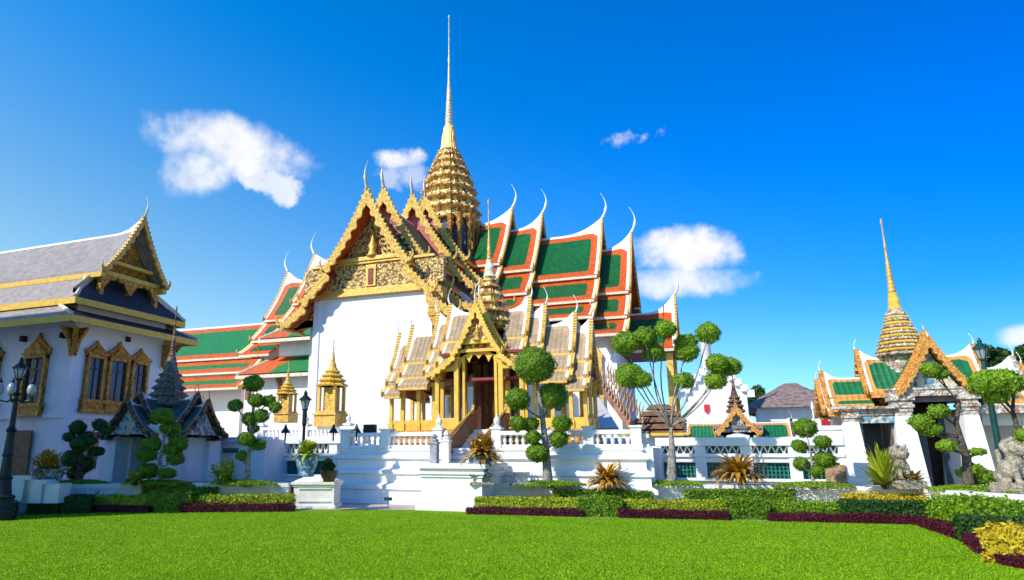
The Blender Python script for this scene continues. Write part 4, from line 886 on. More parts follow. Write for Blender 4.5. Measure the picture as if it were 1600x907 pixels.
spire(rg, SX, RY2, [(4.85, .78), (5.12, .70), (5.38, .62), (5.62, .54), (5.85, .46), (6.08, .38), (6.3, .32), (6.5, .26)], (6.5, .20, 7.15, .12), (7.15, .13, 8.3, .06, 8), (9.95, .035), MIX_S, GOLDY, GOLDP, .16)
q = MB()
for z, h in ((5.08, .72), (5.34, .64), (5.58, .56), (5.81, .48), (6.04, .40), (6.26, .33)): q.loft([plan(SX, RY2, h * 1.02, z - .06), plan(SX, RY2, h * 1.06, z - .02), plan(SX, RY2, h * .95, z + .03)])
q.build('gilded_band', GOLDY, rg)
for i in range(4):   # steps inside the gate
    q = MB(); q.box(5.55, 6.1, YG + 1.8 + .3 * i, YG + 2.6, .2 * i, .2 * i + .2); q.build('step', WHITE, rg)

# annexe gate to the far right
rg2 = thing('gallery', 'white gallery with small green and cream roof behind the green lamp post', 'building', (9, 28, 0))
T = frameT(7.5, 28.0, '+x')
section(rg2, T, 0, 1.35, 4.35, 4.75, [(0, 0, 1.0, -.8), (.98, -.85, 1.5, -1.15)], R_GSM, MIX_S, CREAM, BLUEC, WHITEC, .55, wd=.12, tooth=.16, swl=.8, facein=.1, rb=.16, er=.2, eave=.06, base=3.1)
section(rg2, T, 1.2, 4.5, 4.0, 4.3, [(0, 0, 1.1, -.8), (1.05, -.85, 1.6, -1.15)], R_GREEN2, MIX_S, CREAM, BLUEC, WHITEC, .4, wd=.12, tooth=.16, swl=.8, facein=.1, rb=.1, er=.1, eave=.06, base=3.0)
q = MB(); q.box(7.5, 12, 26.9, 27.3, 2.45, 2.95); q.box(8.5, 8.8, 26.8, 27.3, 0, 2.9); q.box(10.2, 10.6, 26.8, 27.3, 0, 2.9); q.box(7.5, 12, 29, 29.2, 0, 2.9); q.build('wall', WHITEC, rg2)
q = MB(); q.box(7.5, 12, 26.7, 27.2, 2.95, 3.12); q.build('eave_band', MIX_S, rg2)
q = MB(); q.box(7.4, 8.4, 27.6, 28.0, 0, 1.1); q.box(8.9, 10.1, 26.9, 27.2, 0, 1.0); q.build('parapet', WHITE, rg2)

# ================================================================== BACKGROUND RIGHT
# white gabled house
wh = thing('white_house', 'tall white gabled chapel with small red shield behind the lattice wall', 'building', tuple(PD(1120, 700, 46)))
def bx_at(D, pxa, pxb, y0, y1):    # world X range seen between two columns at depth plane Y
    return None
cH = PD(1125, 690, 46); hx, hy = cH.x, cH.y
q = MB(); q.box(hx - 1.9, hx + 1.9, hy, hy + 7, 0, 5.4); q.add([(hx - 1.9, hy, 5.4), (hx + 1.9, hy, 5.4), (hx, hy, 7.4), (hx - 1.9, hy + 7, 5.4), (hx + 1.9, hy + 7, 5.4), (hx, hy + 7, 7.4)], [(0, 1, 2), (5, 4, 3), (0, 2, 5, 3), (1, 4, 5, 2)])
q.build('wall', WHITE, wh)
q = MB()
for s_ in (-1, 1):
    for k in range(7):
        t = k / 6; x = hx + s_ * 2.15 * (1 - t); z = 5.3 + 2.3 * t; q.box(x - .22, x + .22, hy - .25, hy + .15, z - .15, z + .32)
q.build('stepped_gable', WHITE, wh)
q = MB(); q.box(hx - .35, hx + 2.4, hy - 1.6, hy, 0, 2.9); q.add([(hx - .5, hy - 1.7, 2.9), (hx + 2.5, hy - 1.7, 2.9), (hx + 1.0, hy - 1.7, 4.9), (hx - .5, hy, 2.9), (hx + 2.5, hy, 2.9), (hx + 1.0, hy, 4.9)], [(0, 1, 2), (5, 4, 3), (0, 2, 5, 3), (1, 4, 5, 2), (0, 3, 4, 1)]); q.build('porch', WHITE, wh)
q = MB(); q.plate([(hx - .8, hy - .1, 4.75), (hx - .45, hy - .1, 4.75), (hx - .45, hy - .1, 4.3), (hx - .62, hy - .1, 4.1), (hx - .8, hy - .1, 4.3)], (0, .08, 0)); q.build('shield', REDP, wh)
q = MB(); q.box(hx + .75, hx + 1.25, hy - 1.78, hy - 1.65, 3.6, 4.2); q.build('opening', DARK, wh)
p = PD(1111, 640, 47); mast = MB(); mast.lathe(p.x, p.y, [(.38, 0), (.32, 6), (.34, 9.0), (.42, 9.1), (.3, 9.2), (.2, 9.3)], 12)
tag(mast.build('pillar', WHITE, None, True), 'tall plain white shaft rising behind the many-balled tree', 'pillar')

# second small gate
def mini_gate(cx, cy, k, label):
    r = thing('gateway', label, 'gate', (cx, cy, 0)); 
    for s_ in (-1, 1):
        for t_ in (-1, 1):
            q = MB(); q.cbox(cx + s_ * .8 * k, cy + t_ * .7 * k, 0, .16 * k, .16 * k, 2.5 * k); q.build('pillar', WHITE, r)
    q = MB(); q.box(cx - 1.05 * k, cx + 1.05 * k, cy - .95 * k, cy + .95 * k, 2.45 * k, 2.6 * k); q.box(cx - 2.0 * k, cx + 2.0 * k, cy - .55 * k, cy + .55 * k, 1.5 * k, 2.0 * k); q.build('lintel', PINKROOF, r)
    for d in ('-x', '+x'):
        T = frameT(cx, cy, d)
        section(r, T, .5 * k, 2.2 * k, 2.75 * k, 2.9 * k, [(0, 0, .8 * k, -.75 * k)], R_GSM, DGLD, MIX_S, BLUEC, MIX_S, .5 * k, wd=.16 * k, tooth=.16, swl=.5, facein=.1, rb=.05, er=.05, eave=.05, base=2.0 * k)
    for d in ('-y', '+y'):
        T = frameT(cx, cy, d)
        section(r, T, .2 * k, 1.0 * k, 3.35 * k, 3.5 * k, [(0, 0, .95 * k, -1.1 * k)], R_DGR, ORANGEG, ORANGEG, BLUEC, MIX_S, .5 * k, wd=.2 * k, tooth=.16, swl=.5, facein=.15, rb=.05, er=.05, eave=.05, base=2.3 * k)
    spire(r, cx, cy, [(3.2 * k, .42 * k), (3.45 * k, .38 * k), (3.65 * k, .32 * k), (3.85 * k, .26 * k), (4.0 * k, .2 * k)], (4.0 * k, .17 * k, 4.3 * k, .09 * k), (4.3 * k, .09 * k, 4.7 * k, .05 * k, 5), (5.2 * k, .02 * k), DGLD, DGLD, DGLD, .14 * k)
p = PD(1153, 680, 37); mini_gate(p.x, p.y, 1.15, 'small distant gate with green side roofs and brown spire before the white chapel')

# brown roofed house
cH = PD(1170, 700, 58); bh = thing('tiled_house', 'white two-storey house with weathered brown hipped roof and green shutters', 'building', (cH.x, cH.y, 0))
x0, y0 = cH.x, cH.y; x1 = PD(1300, 700, 50).x + 3
q = MB(); q.box(x0 + 1, x1, y0, y0 + 7, 0, 5.4); q.box(x0 + .9, x1, y0 - .08, y0, 4.7, 5.2)
for xx in np.arange(x0 + 1, x1, 2.1): q.box(xx, xx + .25, y0 - .1, y0, 0, 5.3)
q.build('wall', WHITE, bh)
q = MB(); q.add([(x0 - .3, y0 - 1, 5.2), (x1, y0 - 1, 5.2), (x1, y0 + 8, 5.2), (x0 - .3, y0 + 8, 5.2), (x0 + 3.4, y0 + 3.4, 7.5), (x0 + 4.4, y0 + 3.4, 7.5), (x1, y0 + 3.4, 6.9), (x0 + 5.4, y0 + 3.4, 6.9)], [(0, 1, 6, 7, 5, 4), (3, 0, 4), (2, 3, 4, 5, 7, 6), (0, 3, 2, 1), (1, 2, 6)]); q.build('roof', PINKROOF, bh)
for xx in np.arange(x0 + 1.9, x1 - .5, 2.1):
    q = MB(); q.box(xx - .08, xx + .68, y0 - .06, y0 + .02, 2.3, 4.1); f_ = q.build('window', mat('green_shutter', (.03, .12, .07), .6), bh); q = MB(); q.box(xx + .05, xx + .55, y0 - .09, y0 - .02, 2.45, 3.9); q.build('pane', GLASS, f_)
q = MB(); q.box(x0 + 3, x1, y0 - 2.4, y0 - 2.3, 1.2, 2.0); q.build('parapet', WHITEC, bh)

# low brown roofed pavilion with stepped roof
cH = PD(1035, 690, 40); bp_ = thing('low_pavilion', 'low pavilion with stepped brown roof behind the trunk of the many-balled tree', 'pavilion', (cH.x, cH.y, 0))
q = MB(); x, y = cH.x, cH.y
for k in range(5): q.loft([plan(x, y, 2.3 - .38 * k, 2.5 + .38 * k), plan(x, y, 2.05 - .38 * k, 2.78 + .38 * k)])
q.build('roof', BROWN, bp_); q = MB(); q.box(x - 2, x + 2, y - 1.9, y + 1.9, 0, 2.5); q.build('wall', WHITE, bp_)
q = MB(); q.box(x - 2.2, x + 1.6, y - 2.5, y - 2.3, 2.5, 2.65); q.build('eave_trim', GOLDY, bp_)

# red and white banners / sentry screen beside the right gate
for i, (px, D, h) in enumerate(((1276, 30, 3.4), (1286, 29, 3.6))):
    p = PD(px, 690, D); r = thing('banner', ['white banner, left of the banner pair by the right gate', 'red banner on a white pole beside the right gate'][i], 'banner', (p.x, p.y, 0), 'banners beside the right gate')
    q = MB(); q.tube([(p.x, p.y, 0), (p.x, p.y, h)], .035, 6); q.lathe(p.x, p.y, [(.03, h), (.07, h + .08), (.06, h + .2), (.01, h + .4)], 6); q.build('pole', WHITE, r)
    q = MB(); q.plate([(p.x, p.y, h - .1), (p.x + .45, p.y + .05, h - 1.0), (p.x + .5, p.y + .05, h - 1.9), (p.x, p.y, h - 1.7)], (0, .03, 0)); q.build('cloth', REDP if i else WHITE, r)

# stair flight to the north wing
p0 = Vector((-3.9, 30, 0)); sf_ = thing('side_stair', 'broad white sloping stair cheek right of the golden pavilion', 'stair', (-3.5, 30, 0))
q = MB()
a_, b_, c_, d_ = PD(918, 619, 32), PD(934, 618, 32), PD(966, 669, 29.5), PD(915, 669, 29.5)
q.plate([a_, b_, c_, d_], (-.1, 1.6, -.15)); q.box(d_.x, c_.x + .2, d_.y, a_.y + 1.5, 0, 2.2); q.build('stair_cheek', mat('pale_stone', (.55, .50, .48), .8, var=.08), sf_)
st_ = thing('naga_staircase', 'steep stair with many red and gold serpent finials against the white north wing', 'stair', (-2.5, 38, 0))
q = MB(); a_, b_ = PD(930, 588, 40), PD(984, 660, 37)
q.plate([a_, a_ + Vector((0, 0, -.5)), b_ + Vector((0, 0, -.5)), b_], (.1, 1.5, 0)); q.build('rail', mat('brown_rail', (.34, .16, .10), .7, var=.3), st_)
NG = mat('red_gilding', (.42, .22, .10), .5, .1, var=.3)
for k in range(13):
    for dv in (Vector((0, 0, 0)), Vector((.5, 1.5, 0))):
        p = a_.lerp(b_, k / 12) + dv; q = MB(); q.tube([p, p + Vector((.05, 0, .3)), p + Vector((.0, 0, .6)), p + Vector((.12, 0, 1.0))], [.08, .05, .06, .012], 6); q.build('naga_finial', NG, st_)

# golden busaboks on the upper terrace
def busabok(px, pyb, D, k, label):
    p = PD(px, pyb, D); r = thing('spired_shrine', label, 'shrine', (p.x, p.y, p.z)); x, y, z = p
    q = MB()
    for h, a, b in ((.62, -.5, .08), (.7, .08, .16), (.58, .16, .3)): q.box(x - h * k, x + h * k, y - h * k, y + h * k, z + a * k, z + b * k)
    q.build('base', GOLDP, r)
    for sx in (-1, 1):
        for sy in (-1, 1):
            q = MB(); q.cbox(x + sx * .45 * k, y + sy * .45 * k, z + .3 * k, .07 * k, .07 * k, 1.35 * k); q.build('column', GOLDY, r)
    q = MB(); q.box(x - .3 * k, x + .3 * k, y - .3 * k, y + .3 * k, z + .3 * k, z + 1.5 * k); q.build('inner_screen', GOLD, r)
    spire(r, x, y, [(z + 1.55 * k, .78 * k), (z + 1.8 * k, .66 * k), (z + 2.05 * k, .52 * k), (z + 2.28 * k, .38 * k), (z + 2.45 * k, .28 * k)], (z + 2.45 * k, .22 * k, z + 2.9 * k, .1 * k), (z + 2.9 * k, .11 * k, z + 3.35 * k, .05 * k, 6), (z + 4.1 * k, .025 * k), GOLDY, GOLDY, GOLDP, .17 * k)
busabok(517, 652, 30, .84, 'larger golden spired shrine standing against the great blank white wall')
busabok(447, 650, 34, .66, 'smaller golden spired shrine left of the blank white wall')

# black round lamps on the upper terrace
for i, px in enumerate((445, 521, 557, 578)):
    pass

# ================================================================== PLANTERS AND CURBS
def raised_bed(pts, depth, z, root, back=None, m=WHITEC):
    """front polyline (left to right, world xy) -> wall, coping; filled back by depth"""
    n_ = len(pts); P = [Vector((p.x, p.y, 0)) for p in pts]; B = []
    for i, p in enumerate(P):
        t = (P[min(i + 1, n_ - 1)] - P[max(i - 1, 0)]).normalized(); B.append(Vector((-t.y, t.x, 0)))
    ring = lambda off, zz: [(P[i] + B[i] * off).to_tuple()[:2] + (zz,) for i in range(n_)]
    def strip(q, o0, o1, z0, z1):
        rings = [[(P[i] + B[i] * o0).to_tuple()[:2] + (z0,), (P[i] + B[i] * o0).to_tuple()[:2] + (z1,), (P[i] + B[i] * o1).to_tuple()[:2] + (z1,), (P[i] + B[i] * o1).to_tuple()[:2] + (z0,)] for i in range(n_)]
        q.loft(rings)
    q = MB(); strip(q, .06, .36, 0, z - .12); q.build('wall', m, root)
    q = MB(); strip(q, 0, .42, z - .11, z); strip(q, .03, .38, z - .16, z - .112); strip(q, .02, .38, .0, .1); q.build('coping', m, root)
    q = MB(); strip(q, .36, depth, 0, z - .03); q.build('bed', GROUND, root)
ZB = .72
rb_ = thing('planter_wall', 'long white stone planter wall running right from the stair to the gate', 'planter wall', tuple(PZ(1000, 765, ZB)))
RPTS = [PZ(x, y, ZB) for x, y in ((716, 756), (830, 756), (1000, 757), (1200, 758.5), (1330, 760), (1430, 762.5), (1475, 766), (1520, 770), (1640, 776), (1900, 780))]
raised_bed(RPTS, 2.0, ZB, rb_)
lb_ = thing('planter_wall', 'white stone planter wall left of the flower pot pedestal', 'planter wall', tuple(PZ(330, 762, ZB)))
LPTS = [PZ(x, y, ZB) for x, y in ((-120, 765), (60, 758), (195, 756), (330, 755.5), (450, 755.5))]
raised_bed(LPTS, 2.6, ZB, lb_)
# relief panels on planters (recessed mouldings)
def panel(root, pa, pb, z0, z1):
    d = (pb - pa).normalized(); nrm = Vector((d.y, -d.x, 0)); q = MB()
    for (a, b, za, zb) in ((0, 1, z0, z0 + .03), (0, 1, z1 - .03, z1)):
        A_, B_ = pa.lerp(pb, a), pb; q.plate([(A_.x, A_.y, za), (B_.x, B_.y, za), (B_.x, B_.y, zb), (A_.x, A_.y, zb)], nrm * .03)
    q.build('moulding', WHITEC, root)

# pedestals with flower pots
ped = thing('pedestal', 'square white stone pedestal with flared cap at the end of the left planter wall', 'pedestal', tuple(PZ(485, 796, 0)))
def square_at(q, c, hx_, hy_, z0, z1, e0=0, e1=0):
    rings = []
    for z, e in ((z0, e0), (z1, e1)):
        rings.append([tuple((c + R * (sx * (hx_ + e)) + F * (sy * (hy_ + e)))[:2]) + (z,) for sx, sy in ((-1, -1), (1, -1), (1, 1), (-1, 1))])
    q.loft(rings)
c = PZ(488, 796, 0); c = c + F * .75; q = MB()
for z0, z1, e0, e1 in ((0, .1, .05, .05), (.1, .62, 0, 0), (.62, .68, .04, .04), (.68, .76, .08, .08), (.76, .80, 0, 0), (.8, .95, -.02, -.35)): square_at(q, c, .60, .60, z0, z1, e0, e1)
q.build('block', WHITEC, ped, bevel=.012)
q = MB(); a_ = c - R * .6 - F * .62; b_ = c + R * .6 - F * .62
for z in (.2, .56): q.plate([tuple((a_ + R * .12)[:2]) + (z,), tuple((b_ - R * .12)[:2]) + (z,), tuple((b_ - R * .12)[:2]) + (z + .03,), tuple((a_ + R * .12)[:2]) + (z + .03,)], F * -.02)
q.build('moulding', WHITEC, ped)
def pot(c, z, r, h, root, m=BLUEPOT):
    q = MB(); q.lathe(c.x, c.y, [(r * .62, z), (r * .7, z + h * .06), (r * .6, z + h * .12), (r * .85, z + h * .45), (r * .98, z + h * .78), (r * .9, z + h * .9), (r * 1.08, z + h * .95), (r * 1.08, z + h), (r * .92, z + h), (r * .85, z + h * .85)], 20); q.build('pot', m, root, True)
pc = PD(480, 712, 19.9); pc.z = .95
pp = thing('potted_plant', 'blue and white porcelain pot with yellow-green leaves on the square pedestal', 'potted plant', tuple(pc))
pot(pc, .95, .33, .62, pp)
q = MB(); blades(q, (pc.x, pc.y, 1.5), 90, .62, .045, .95, .9); crown(q, (pc.x, pc.y, 1.75), (.3, .3, .22), .05, 1500, 10); q.build('foliage', LF['yg'], pp)
pc2 = PD(515, 720, 20.6); pc2.z = .9; p2 = thing('potted_plant', 'small dark leafy plant in a low brown bowl behind the blue and white pot', 'potted plant', tuple(pc2))
pot(pc2, .78, .26, .32, p2, BROWN); q = MB(); crown(q, (pc2.x, pc2.y, 1.25), (.3, .3, .2), .045, 1200, 8); q.build('foliage', LF['dark'], p2)
# right pot on carved stand
c = PD(752, 752, 20.15); c.z = ZB
st2 = thing('carved_stand', 'low carved stone stand carrying the orange fern pot on the planter wall end', 'pedestal', tuple(c)); q = MB()
for z0, z1, e0, e1 in ((ZB, ZB + .08, .06, .06), (ZB + .08, ZB + .2, -.02, -.06), (ZB + .2, ZB + .26, -.04, .06), (ZB + .26, ZB + .3, .07, .07)): square_at(q, c, .28, .28, z0, z1, e0, e1)
q.build('stand', STATUE, st2, bevel=.01)
pp = thing('potted_plant', 'orange-gold fern in a teal porcelain pot beside the pavilion stair', 'potted plant', (c.x, c.y, ZB + .3)); pot(c, ZB + .3, .36, .5, pp)
q = MB(); blades(q, (c.x, c.y, ZB + .75), 230, .85, .055, 1.0, 1.1); crown(q, (c.x, c.y, ZB + 1.15), (.35, .35, .3), .05, 900, 10); q.build('foliage', LF['orange'], pp)
c = PD(815, 757, 20.2); c.z = ZB; sp_ = thing('stone_basin', 'small grey stone basin at the foot of the terrace wall', 'basin', tuple(c)); q = MB(); square_at(q, c, .2, .2, ZB, ZB + .08, .03, .03); square_at(q, c, .2, .2, ZB + .08, ZB + .34, -.06, .02); q.build('basin', mat('grey_stone', (.34, .34, .36)), sp_)

# ================================================================== HEDGES
def hedge(px0, yb0, px1, yb1, ytop, depth, kind, label, leaf=.035, group=None, dens=1., z0=0., cat='hedge', ragged=.03):
    a = PZ(px0, yb0, z0); b = PZ(px1, yb1, z0); am = (a + b) / 2; fwd = am.dot(F); mx = (px0 + px1) / 2
    h = PD(mx, ytop, fwd).z - z0; h = max(h, .12); d = (b - a); Ln = d.length; d.normalize(); nb = Vector((-d.y, d.x, 0))
    if nb.dot(Vector((am.x, am.y, 0))) < 0: nb = -nb
    q = MB(); ins = leaf * .8
    cs = [(a + d * ins + nb * ins), (b - d * ins + nb * ins), (b - d * ins + nb * (depth - ins)), (a + d * ins + nb * (depth - ins))]
    q.loft([[tuple(p[:2]) + (z0,) for p in cs], [tuple(p[:2]) + (z0 + h - ins,) for p in cs]]); q.a['lv'] = ('POINT', [.1] * 8)
    area_t = Ln * depth; area_f = Ln * h; area_s = depth * h; dn = dens * .95 / (leaf * leaf)
    A3, D3, N3 = np.array(a), np.array(d), np.array(nb)
    def pts(n_, u, v, w_, nrm):
        P_ = A3 + np.outer(u, D3) + np.outer(v, N3); P_[:, 2] = z0 + w_; lump = .02 * np.sin(P_[:, 0] * 5) * np.sin(P_[:, 1] * 6) + rng.normal(0, ragged * .6, n_)
        P_ += np.outer(lump, nrm); leaf_cloud(q, P_, np.tile(np.array(nrm), (n_, 1)), leaf, .4)
    n1 = int(area_t * dn); pts(n1, rng.uniform(0, Ln, n1), rng.uniform(0, depth, n1), h + np.zeros(n1), (0, 0, 1))
    n2 = int(area_f * dn); pts(n2, rng.uniform(0, Ln, n2), np.zeros(n2), rng.uniform(0, h, n2) ** 1.0, tuple(-nb)); 
    pts(n2 // 2, rng.uniform(0, Ln, n2 // 2), np.full(n2 // 2, depth), rng.uniform(0, h, n2 // 2), tuple(nb)); n3 = int(area_s * dn)
    for u_, nn_ in ((0, tuple(-d)), (Ln, tuple(d))): pts(n3, np.full(n3, u_), rng.uniform(0, depth, n3), rng.uniform(0, h, n3), nn_)
    return tag(q.build('border_plants' if kind == 'maroon' else 'hedge', LF[kind], None), label, cat, group)
G1 = 'clipped hedges in front of the right planter wall'; G2 = 'clipped hedges in front of the left planter wall'; G3 = 'low maroon borders along the lawn edge'
hedge(742, 802, 908, 805, 780, .6, 'yg', 'yellow-green low hedge nearest the pavilion stair', group=G1)
hedge(905, 808, 972, 809, 779, .8, 'mid', 'dark green square hedge block left of the two blocks', group=G1)
hedge(868, 800, 1022, 801, 767, .45, 'mid', 'green hedge behind the left square block', group=G1)
hedge(978, 808, 1136, 810, 784, .55, 'yg', 'yellow-green low hedge between the two square green blocks', group=G1)
hedge(1137, 812, 1205, 813, 781, .8, 'mid', 'dark green square hedge block right of the two blocks', group=G1)
hedge(1078, 803, 1246, 804, 767, .5, 'mid', 'green hedge behind the right square block', group=G1)
hedge(1207, 811, 1325, 813, 787, .6, 'bright', 'mixed green hedge right of the right square block', group=G1, ragged=.05)
hedge(1323, 816, 1460, 819, 785, .6, 'dark', 'long dark green hedge with yellow hedge behind it', group=G1)
hedge(1325, 807, 1462, 810, 774, .4, 'yellow', 'narrow yellow hedge just under the planter coping', group=G1)
hedge(1452, 826, 1520, 837, 781, 1.1, 'bright', 'loose bushy light green hedge at the bend of the lawn', group=G1, ragged=.07, leaf=.045)
hedge(1508, 850, 1640, 856, 812, .7, 'dark', 'dark green hedge behind the bright yellow hedge', group=G1)
hedge(1538, 832, 1680, 838, 790, .8, 'bright', 'light green hedge against the planter at the right edge', group=G1, ragged=.06)
hedge(1537, 880, 1640, 893, 828, .9, 'yellow', 'bright yellow hedge in the lower right corner', group=G1, leaf=.04, ragged=.06)
for (a0, b0, a1, b1, yt, dp, lb) in ((728, 804.5, 912, 808.5, 795.5, .28, 'maroon border below the yellow-green hedge nearest the stair'), (968, 810.5, 1140, 814, 799, .28, 'maroon border between the two square green blocks'), (1203, 815.5, 1432, 821, 805, .28, 'long maroon border below the dark green hedge'),
                                  (1432, 822, 1512, 850, 819, .5, 'maroon border at the bend of the lawn'), (1508, 852, 1550, 880, 846, .6, 'maroon border left of the bright yellow hedge'), (1545, 880, 1640, 900, 870, .5, 'maroon border below the bright yellow hedge'),
                                  (135, 802, 232, 802, 792, .25, 'maroon border below the small left yellow-green hedge'), (280, 802, 458, 800.5, 789, .25, 'maroon border below the long left yellow-green hedge')):
    hedge(a0, b0, a1, b1, yt, dp, 'maroon', lb, leaf=.022, group=G3, cat='border plants')
hedge(143, 800, 229, 800.5, 776, .5, 'yg', 'short yellow-green hedge left of the dark block', group=G2)
hedge(227, 801, 298, 801, 770, .6, 'mid', 'dark green square block between two yellow-green hedges', group=G2)
hedge(300, 800, 456, 799, 775, .5, 'yg', 'long yellow-green hedge beside the square pedestal', group=G2)
hedge(218, 796, 298, 796, 758, .3, 'bright', 'narrow light hedge behind the dark square block', group=G2)
hedge(302, 796, 338, 795.5, 762, .25, 'mid', 'short dark green hedge end before the planter wall', group=G2)
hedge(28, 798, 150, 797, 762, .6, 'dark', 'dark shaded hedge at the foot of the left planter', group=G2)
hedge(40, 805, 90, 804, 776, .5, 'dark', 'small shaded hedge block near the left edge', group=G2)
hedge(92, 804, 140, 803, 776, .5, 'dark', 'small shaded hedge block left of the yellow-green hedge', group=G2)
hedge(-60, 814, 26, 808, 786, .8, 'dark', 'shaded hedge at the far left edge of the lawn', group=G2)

# grass mounds at tree feet
def mound(px, py, D, rx, ry=None, kind='bright'):
    c = PD(px, py, D); ry = ry or rx * .6; q = MB(); n_ = int(2600 * rx * rx) + 600
    a = rng.uniform(0, 2 * pi, n_); r = np.sqrt(rng.uniform(0, 1, n_)); P_ = np.stack([c.x + R.x * rx * r * np.cos(a) + F.x * ry * r * np.sin(a), c.y + R.y * rx * r * np.cos(a) + F.y * ry * r * np.sin(a), ZB - .02 + .1 * (1 - r ** 2) + rng.uniform(0, .03, n_)], 1)
    leaf_cloud(q, P_, np.tile(np.array((0, 0, 1.)), (n_, 1)), .035, .4)
    return q.build('foot_planting', LF[kind], None)

# ================================================================== TOPIARY
def limb(q, a, b, r0, r1, wob=.08):
    a, b = Vector(a), Vector(b); pts = []; rr = []; K = 7; L_ = (b - a).length; o = Vector((random.uniform(-1, 1), random.uniform(-1, 1), random.uniform(-.4, .4))) * wob * L_
    for k in range(K + 1):
        t = k / K; pts.append(a.lerp(b, t) + o * sin(pi * t) + Vector((0, 0, -.06 * L_ * sin(pi * t)))); rr.append(r0 + (r1 - r0) * t)
    q.tube(pts, rr, 7)
def topiary(label, base, D, trunk, balls, r0, kind='mid', leaf=.03, bark=BARK, squash=.85, z=ZB, group='clipped ball topiary trees', attach=None, jd=.25, mnd=None, lump=.085):
    """trunk: pixel polyline from the foot up; balls: (px, py, radius px[, squash])"""
    foot = PD(*base, D); foot.z = z; r = thing('topiary_tree', label, 'tree', tuple(foot), group)
    P_ = [foot - Vector((0, 0, .1))] + [PD(x, y, D) for x, y in trunk[1:]]
    q = MB(); K = len(P_); rr = [r0 * (1.25 if i == 0 else 1 - .72 * i / (K - 1)) for i in range(K)]; 
    # smooth the trunk
    pts, ra = [], []
    for i in range(K - 1):
        for s_ in range(4):
            t = s_ / 4; pts.append(P_[i].lerp(P_[i + 1], t)); ra.append(rr[i] + (rr[i + 1] - rr[i]) * t)
    pts.append(P_[-1]); ra.append(rr[-1]); q.tube(pts, ra, 8)
    for bl in balls:
        px, py, rp = bl[:3]; dd_ = D + random.uniform(-jd, jd); c = PD(px, py, dd_)
        best = min(range(len(pts)), key=lambda i: (pts[i] - (c - Vector((0, 0, (c - foot).length * .22)))).length + (9 if pts[i].z > c.z - .02 else 0))
        if attach is None: limb(q, pts[best], c - Vector((0, 0, .02)), max(.018, ra[best] * .55), .018)
        else: limb(q, attach[0].lerp(attach[1], random.random()) if attach else pts[best], c, .05, .02, .1)
    q.build('trunk', bark, r, True)
    for bl in balls:
        px, py, rp = bl[:3]; sq = bl[3] if len(bl) > 3 else squash; random.seed(int(px * 7 + py)); c = PD(px, py, D + random.uniform(-jd, jd)); k = (c - Vector((0, 0, EYE))).dot(F) / FPX * 1.02
        b_ = MB(); ball(b_, tuple(c), rp * k, leaf, 1, sq, lump); b_.build('crown', LF[kind], r)
    if mnd: m_ = mound(base[0], base[1], D, mnd); m_.parent = r
    return r
topiary('pale-trunked topiary with one big round ball above eight smaller balls', (856, 754), 20.3, [(856, 752), (853, 700), (846, 640), (838, 590)],
        [(835, 571, 31, .9), (809, 624, 19), (864, 619, 23), (810, 662, 14), (878, 662, 15), (830, 663, 12), (832, 684, 12), (873, 686, 14.5), (840, 708, 17, .8)], .13, mnd=1.1)
topiary('wide many-branched topiary with a dozen light green balls', (1049, 754), 20.5, [(1049, 752), (1050, 700), (1048, 668)],
        [(978, 537, 21), (1007, 527, 18), (1040, 515, 17), (1021, 552, 17), (984, 587, 22), (1003, 593, 15), (1106, 521, 19), (1073, 549, 19), (1072, 537, 17), (1068, 595, 15), (1120, 568, 17), (1140, 573, 18, .8), (1118, 595, 16)], .15, 'bright', .035, mnd=1.0, lump=.09)
topiary('small topiary of six neat balls left of the right gate', (1270, 752), 19.5, [(1270, 750), (1268, 715), (1262, 685)],
        [(1258, 669, 17), (1249, 697, 11), (1285, 691, 12), (1252, 725, 12), (1288, 719, 15, .8), (1277, 737, 10)], .05, 'mid', .028, mnd=1.1)
topiary('slender topiary of stacked balls between the shaded wall and the pedestal', (386, 752), 20.9, [(386, 750), (388, 715), (392, 680), (396, 625)],
        [(397, 599, 15), (368, 634, 11), (401, 626, 12), (420, 627, 11), (430, 637, 10), (408, 650, 12), (390, 655, 12), (385, 686, 13, .8), (404, 695, 11, .8), (378, 712, 9), (396, 670, 9)], .09, 'mid', .032, mnd=.9)
topiary('tiered cloud-pruned topiary in front of the small weathered gate', (252, 752), 21, [(252, 752), (250, 720), (256, 685), (252, 655)],
        [(254, 650, 17, .7), (266, 669, 15, .6), (279, 690, 14, .7), (238, 695, 15, .7), (270, 702, 15, .6), (229, 711, 14, .7), (274, 717, 13, .7), (232, 736, 15, .75), (262, 740, 13, .6), (284, 696, 9), (224, 706, 8)], .08, 'mid', .034, mnd=.9)
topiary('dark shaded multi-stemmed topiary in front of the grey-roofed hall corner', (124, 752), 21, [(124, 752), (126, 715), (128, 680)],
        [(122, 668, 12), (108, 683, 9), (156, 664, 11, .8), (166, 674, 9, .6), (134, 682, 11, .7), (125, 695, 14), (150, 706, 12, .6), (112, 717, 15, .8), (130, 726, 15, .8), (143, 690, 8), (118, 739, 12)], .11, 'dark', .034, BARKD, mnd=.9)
topiary('gnarled dark-trunked tree with flat green pads in front of the gate doorway', (1512, 752), 17.6, [(1512, 752), (1510, 715), (1502, 690), (1494, 660), (1500, 630)],
        [(1454, 578, 15, .75), (1468, 585, 13, .6), (1466, 643, 14, .75), (1439, 660, 16, .7), (1453, 672, 16, .6), (1443, 667, 12, .6), (1479, 697, 13, .7), (1528, 706, 11, .5), (1520, 735, 15, .7), (1534, 745, 17, .7), (1505, 740, 10, .6)], .12, 'bright', .035, BARKD, mnd=1.0, lump=.1)
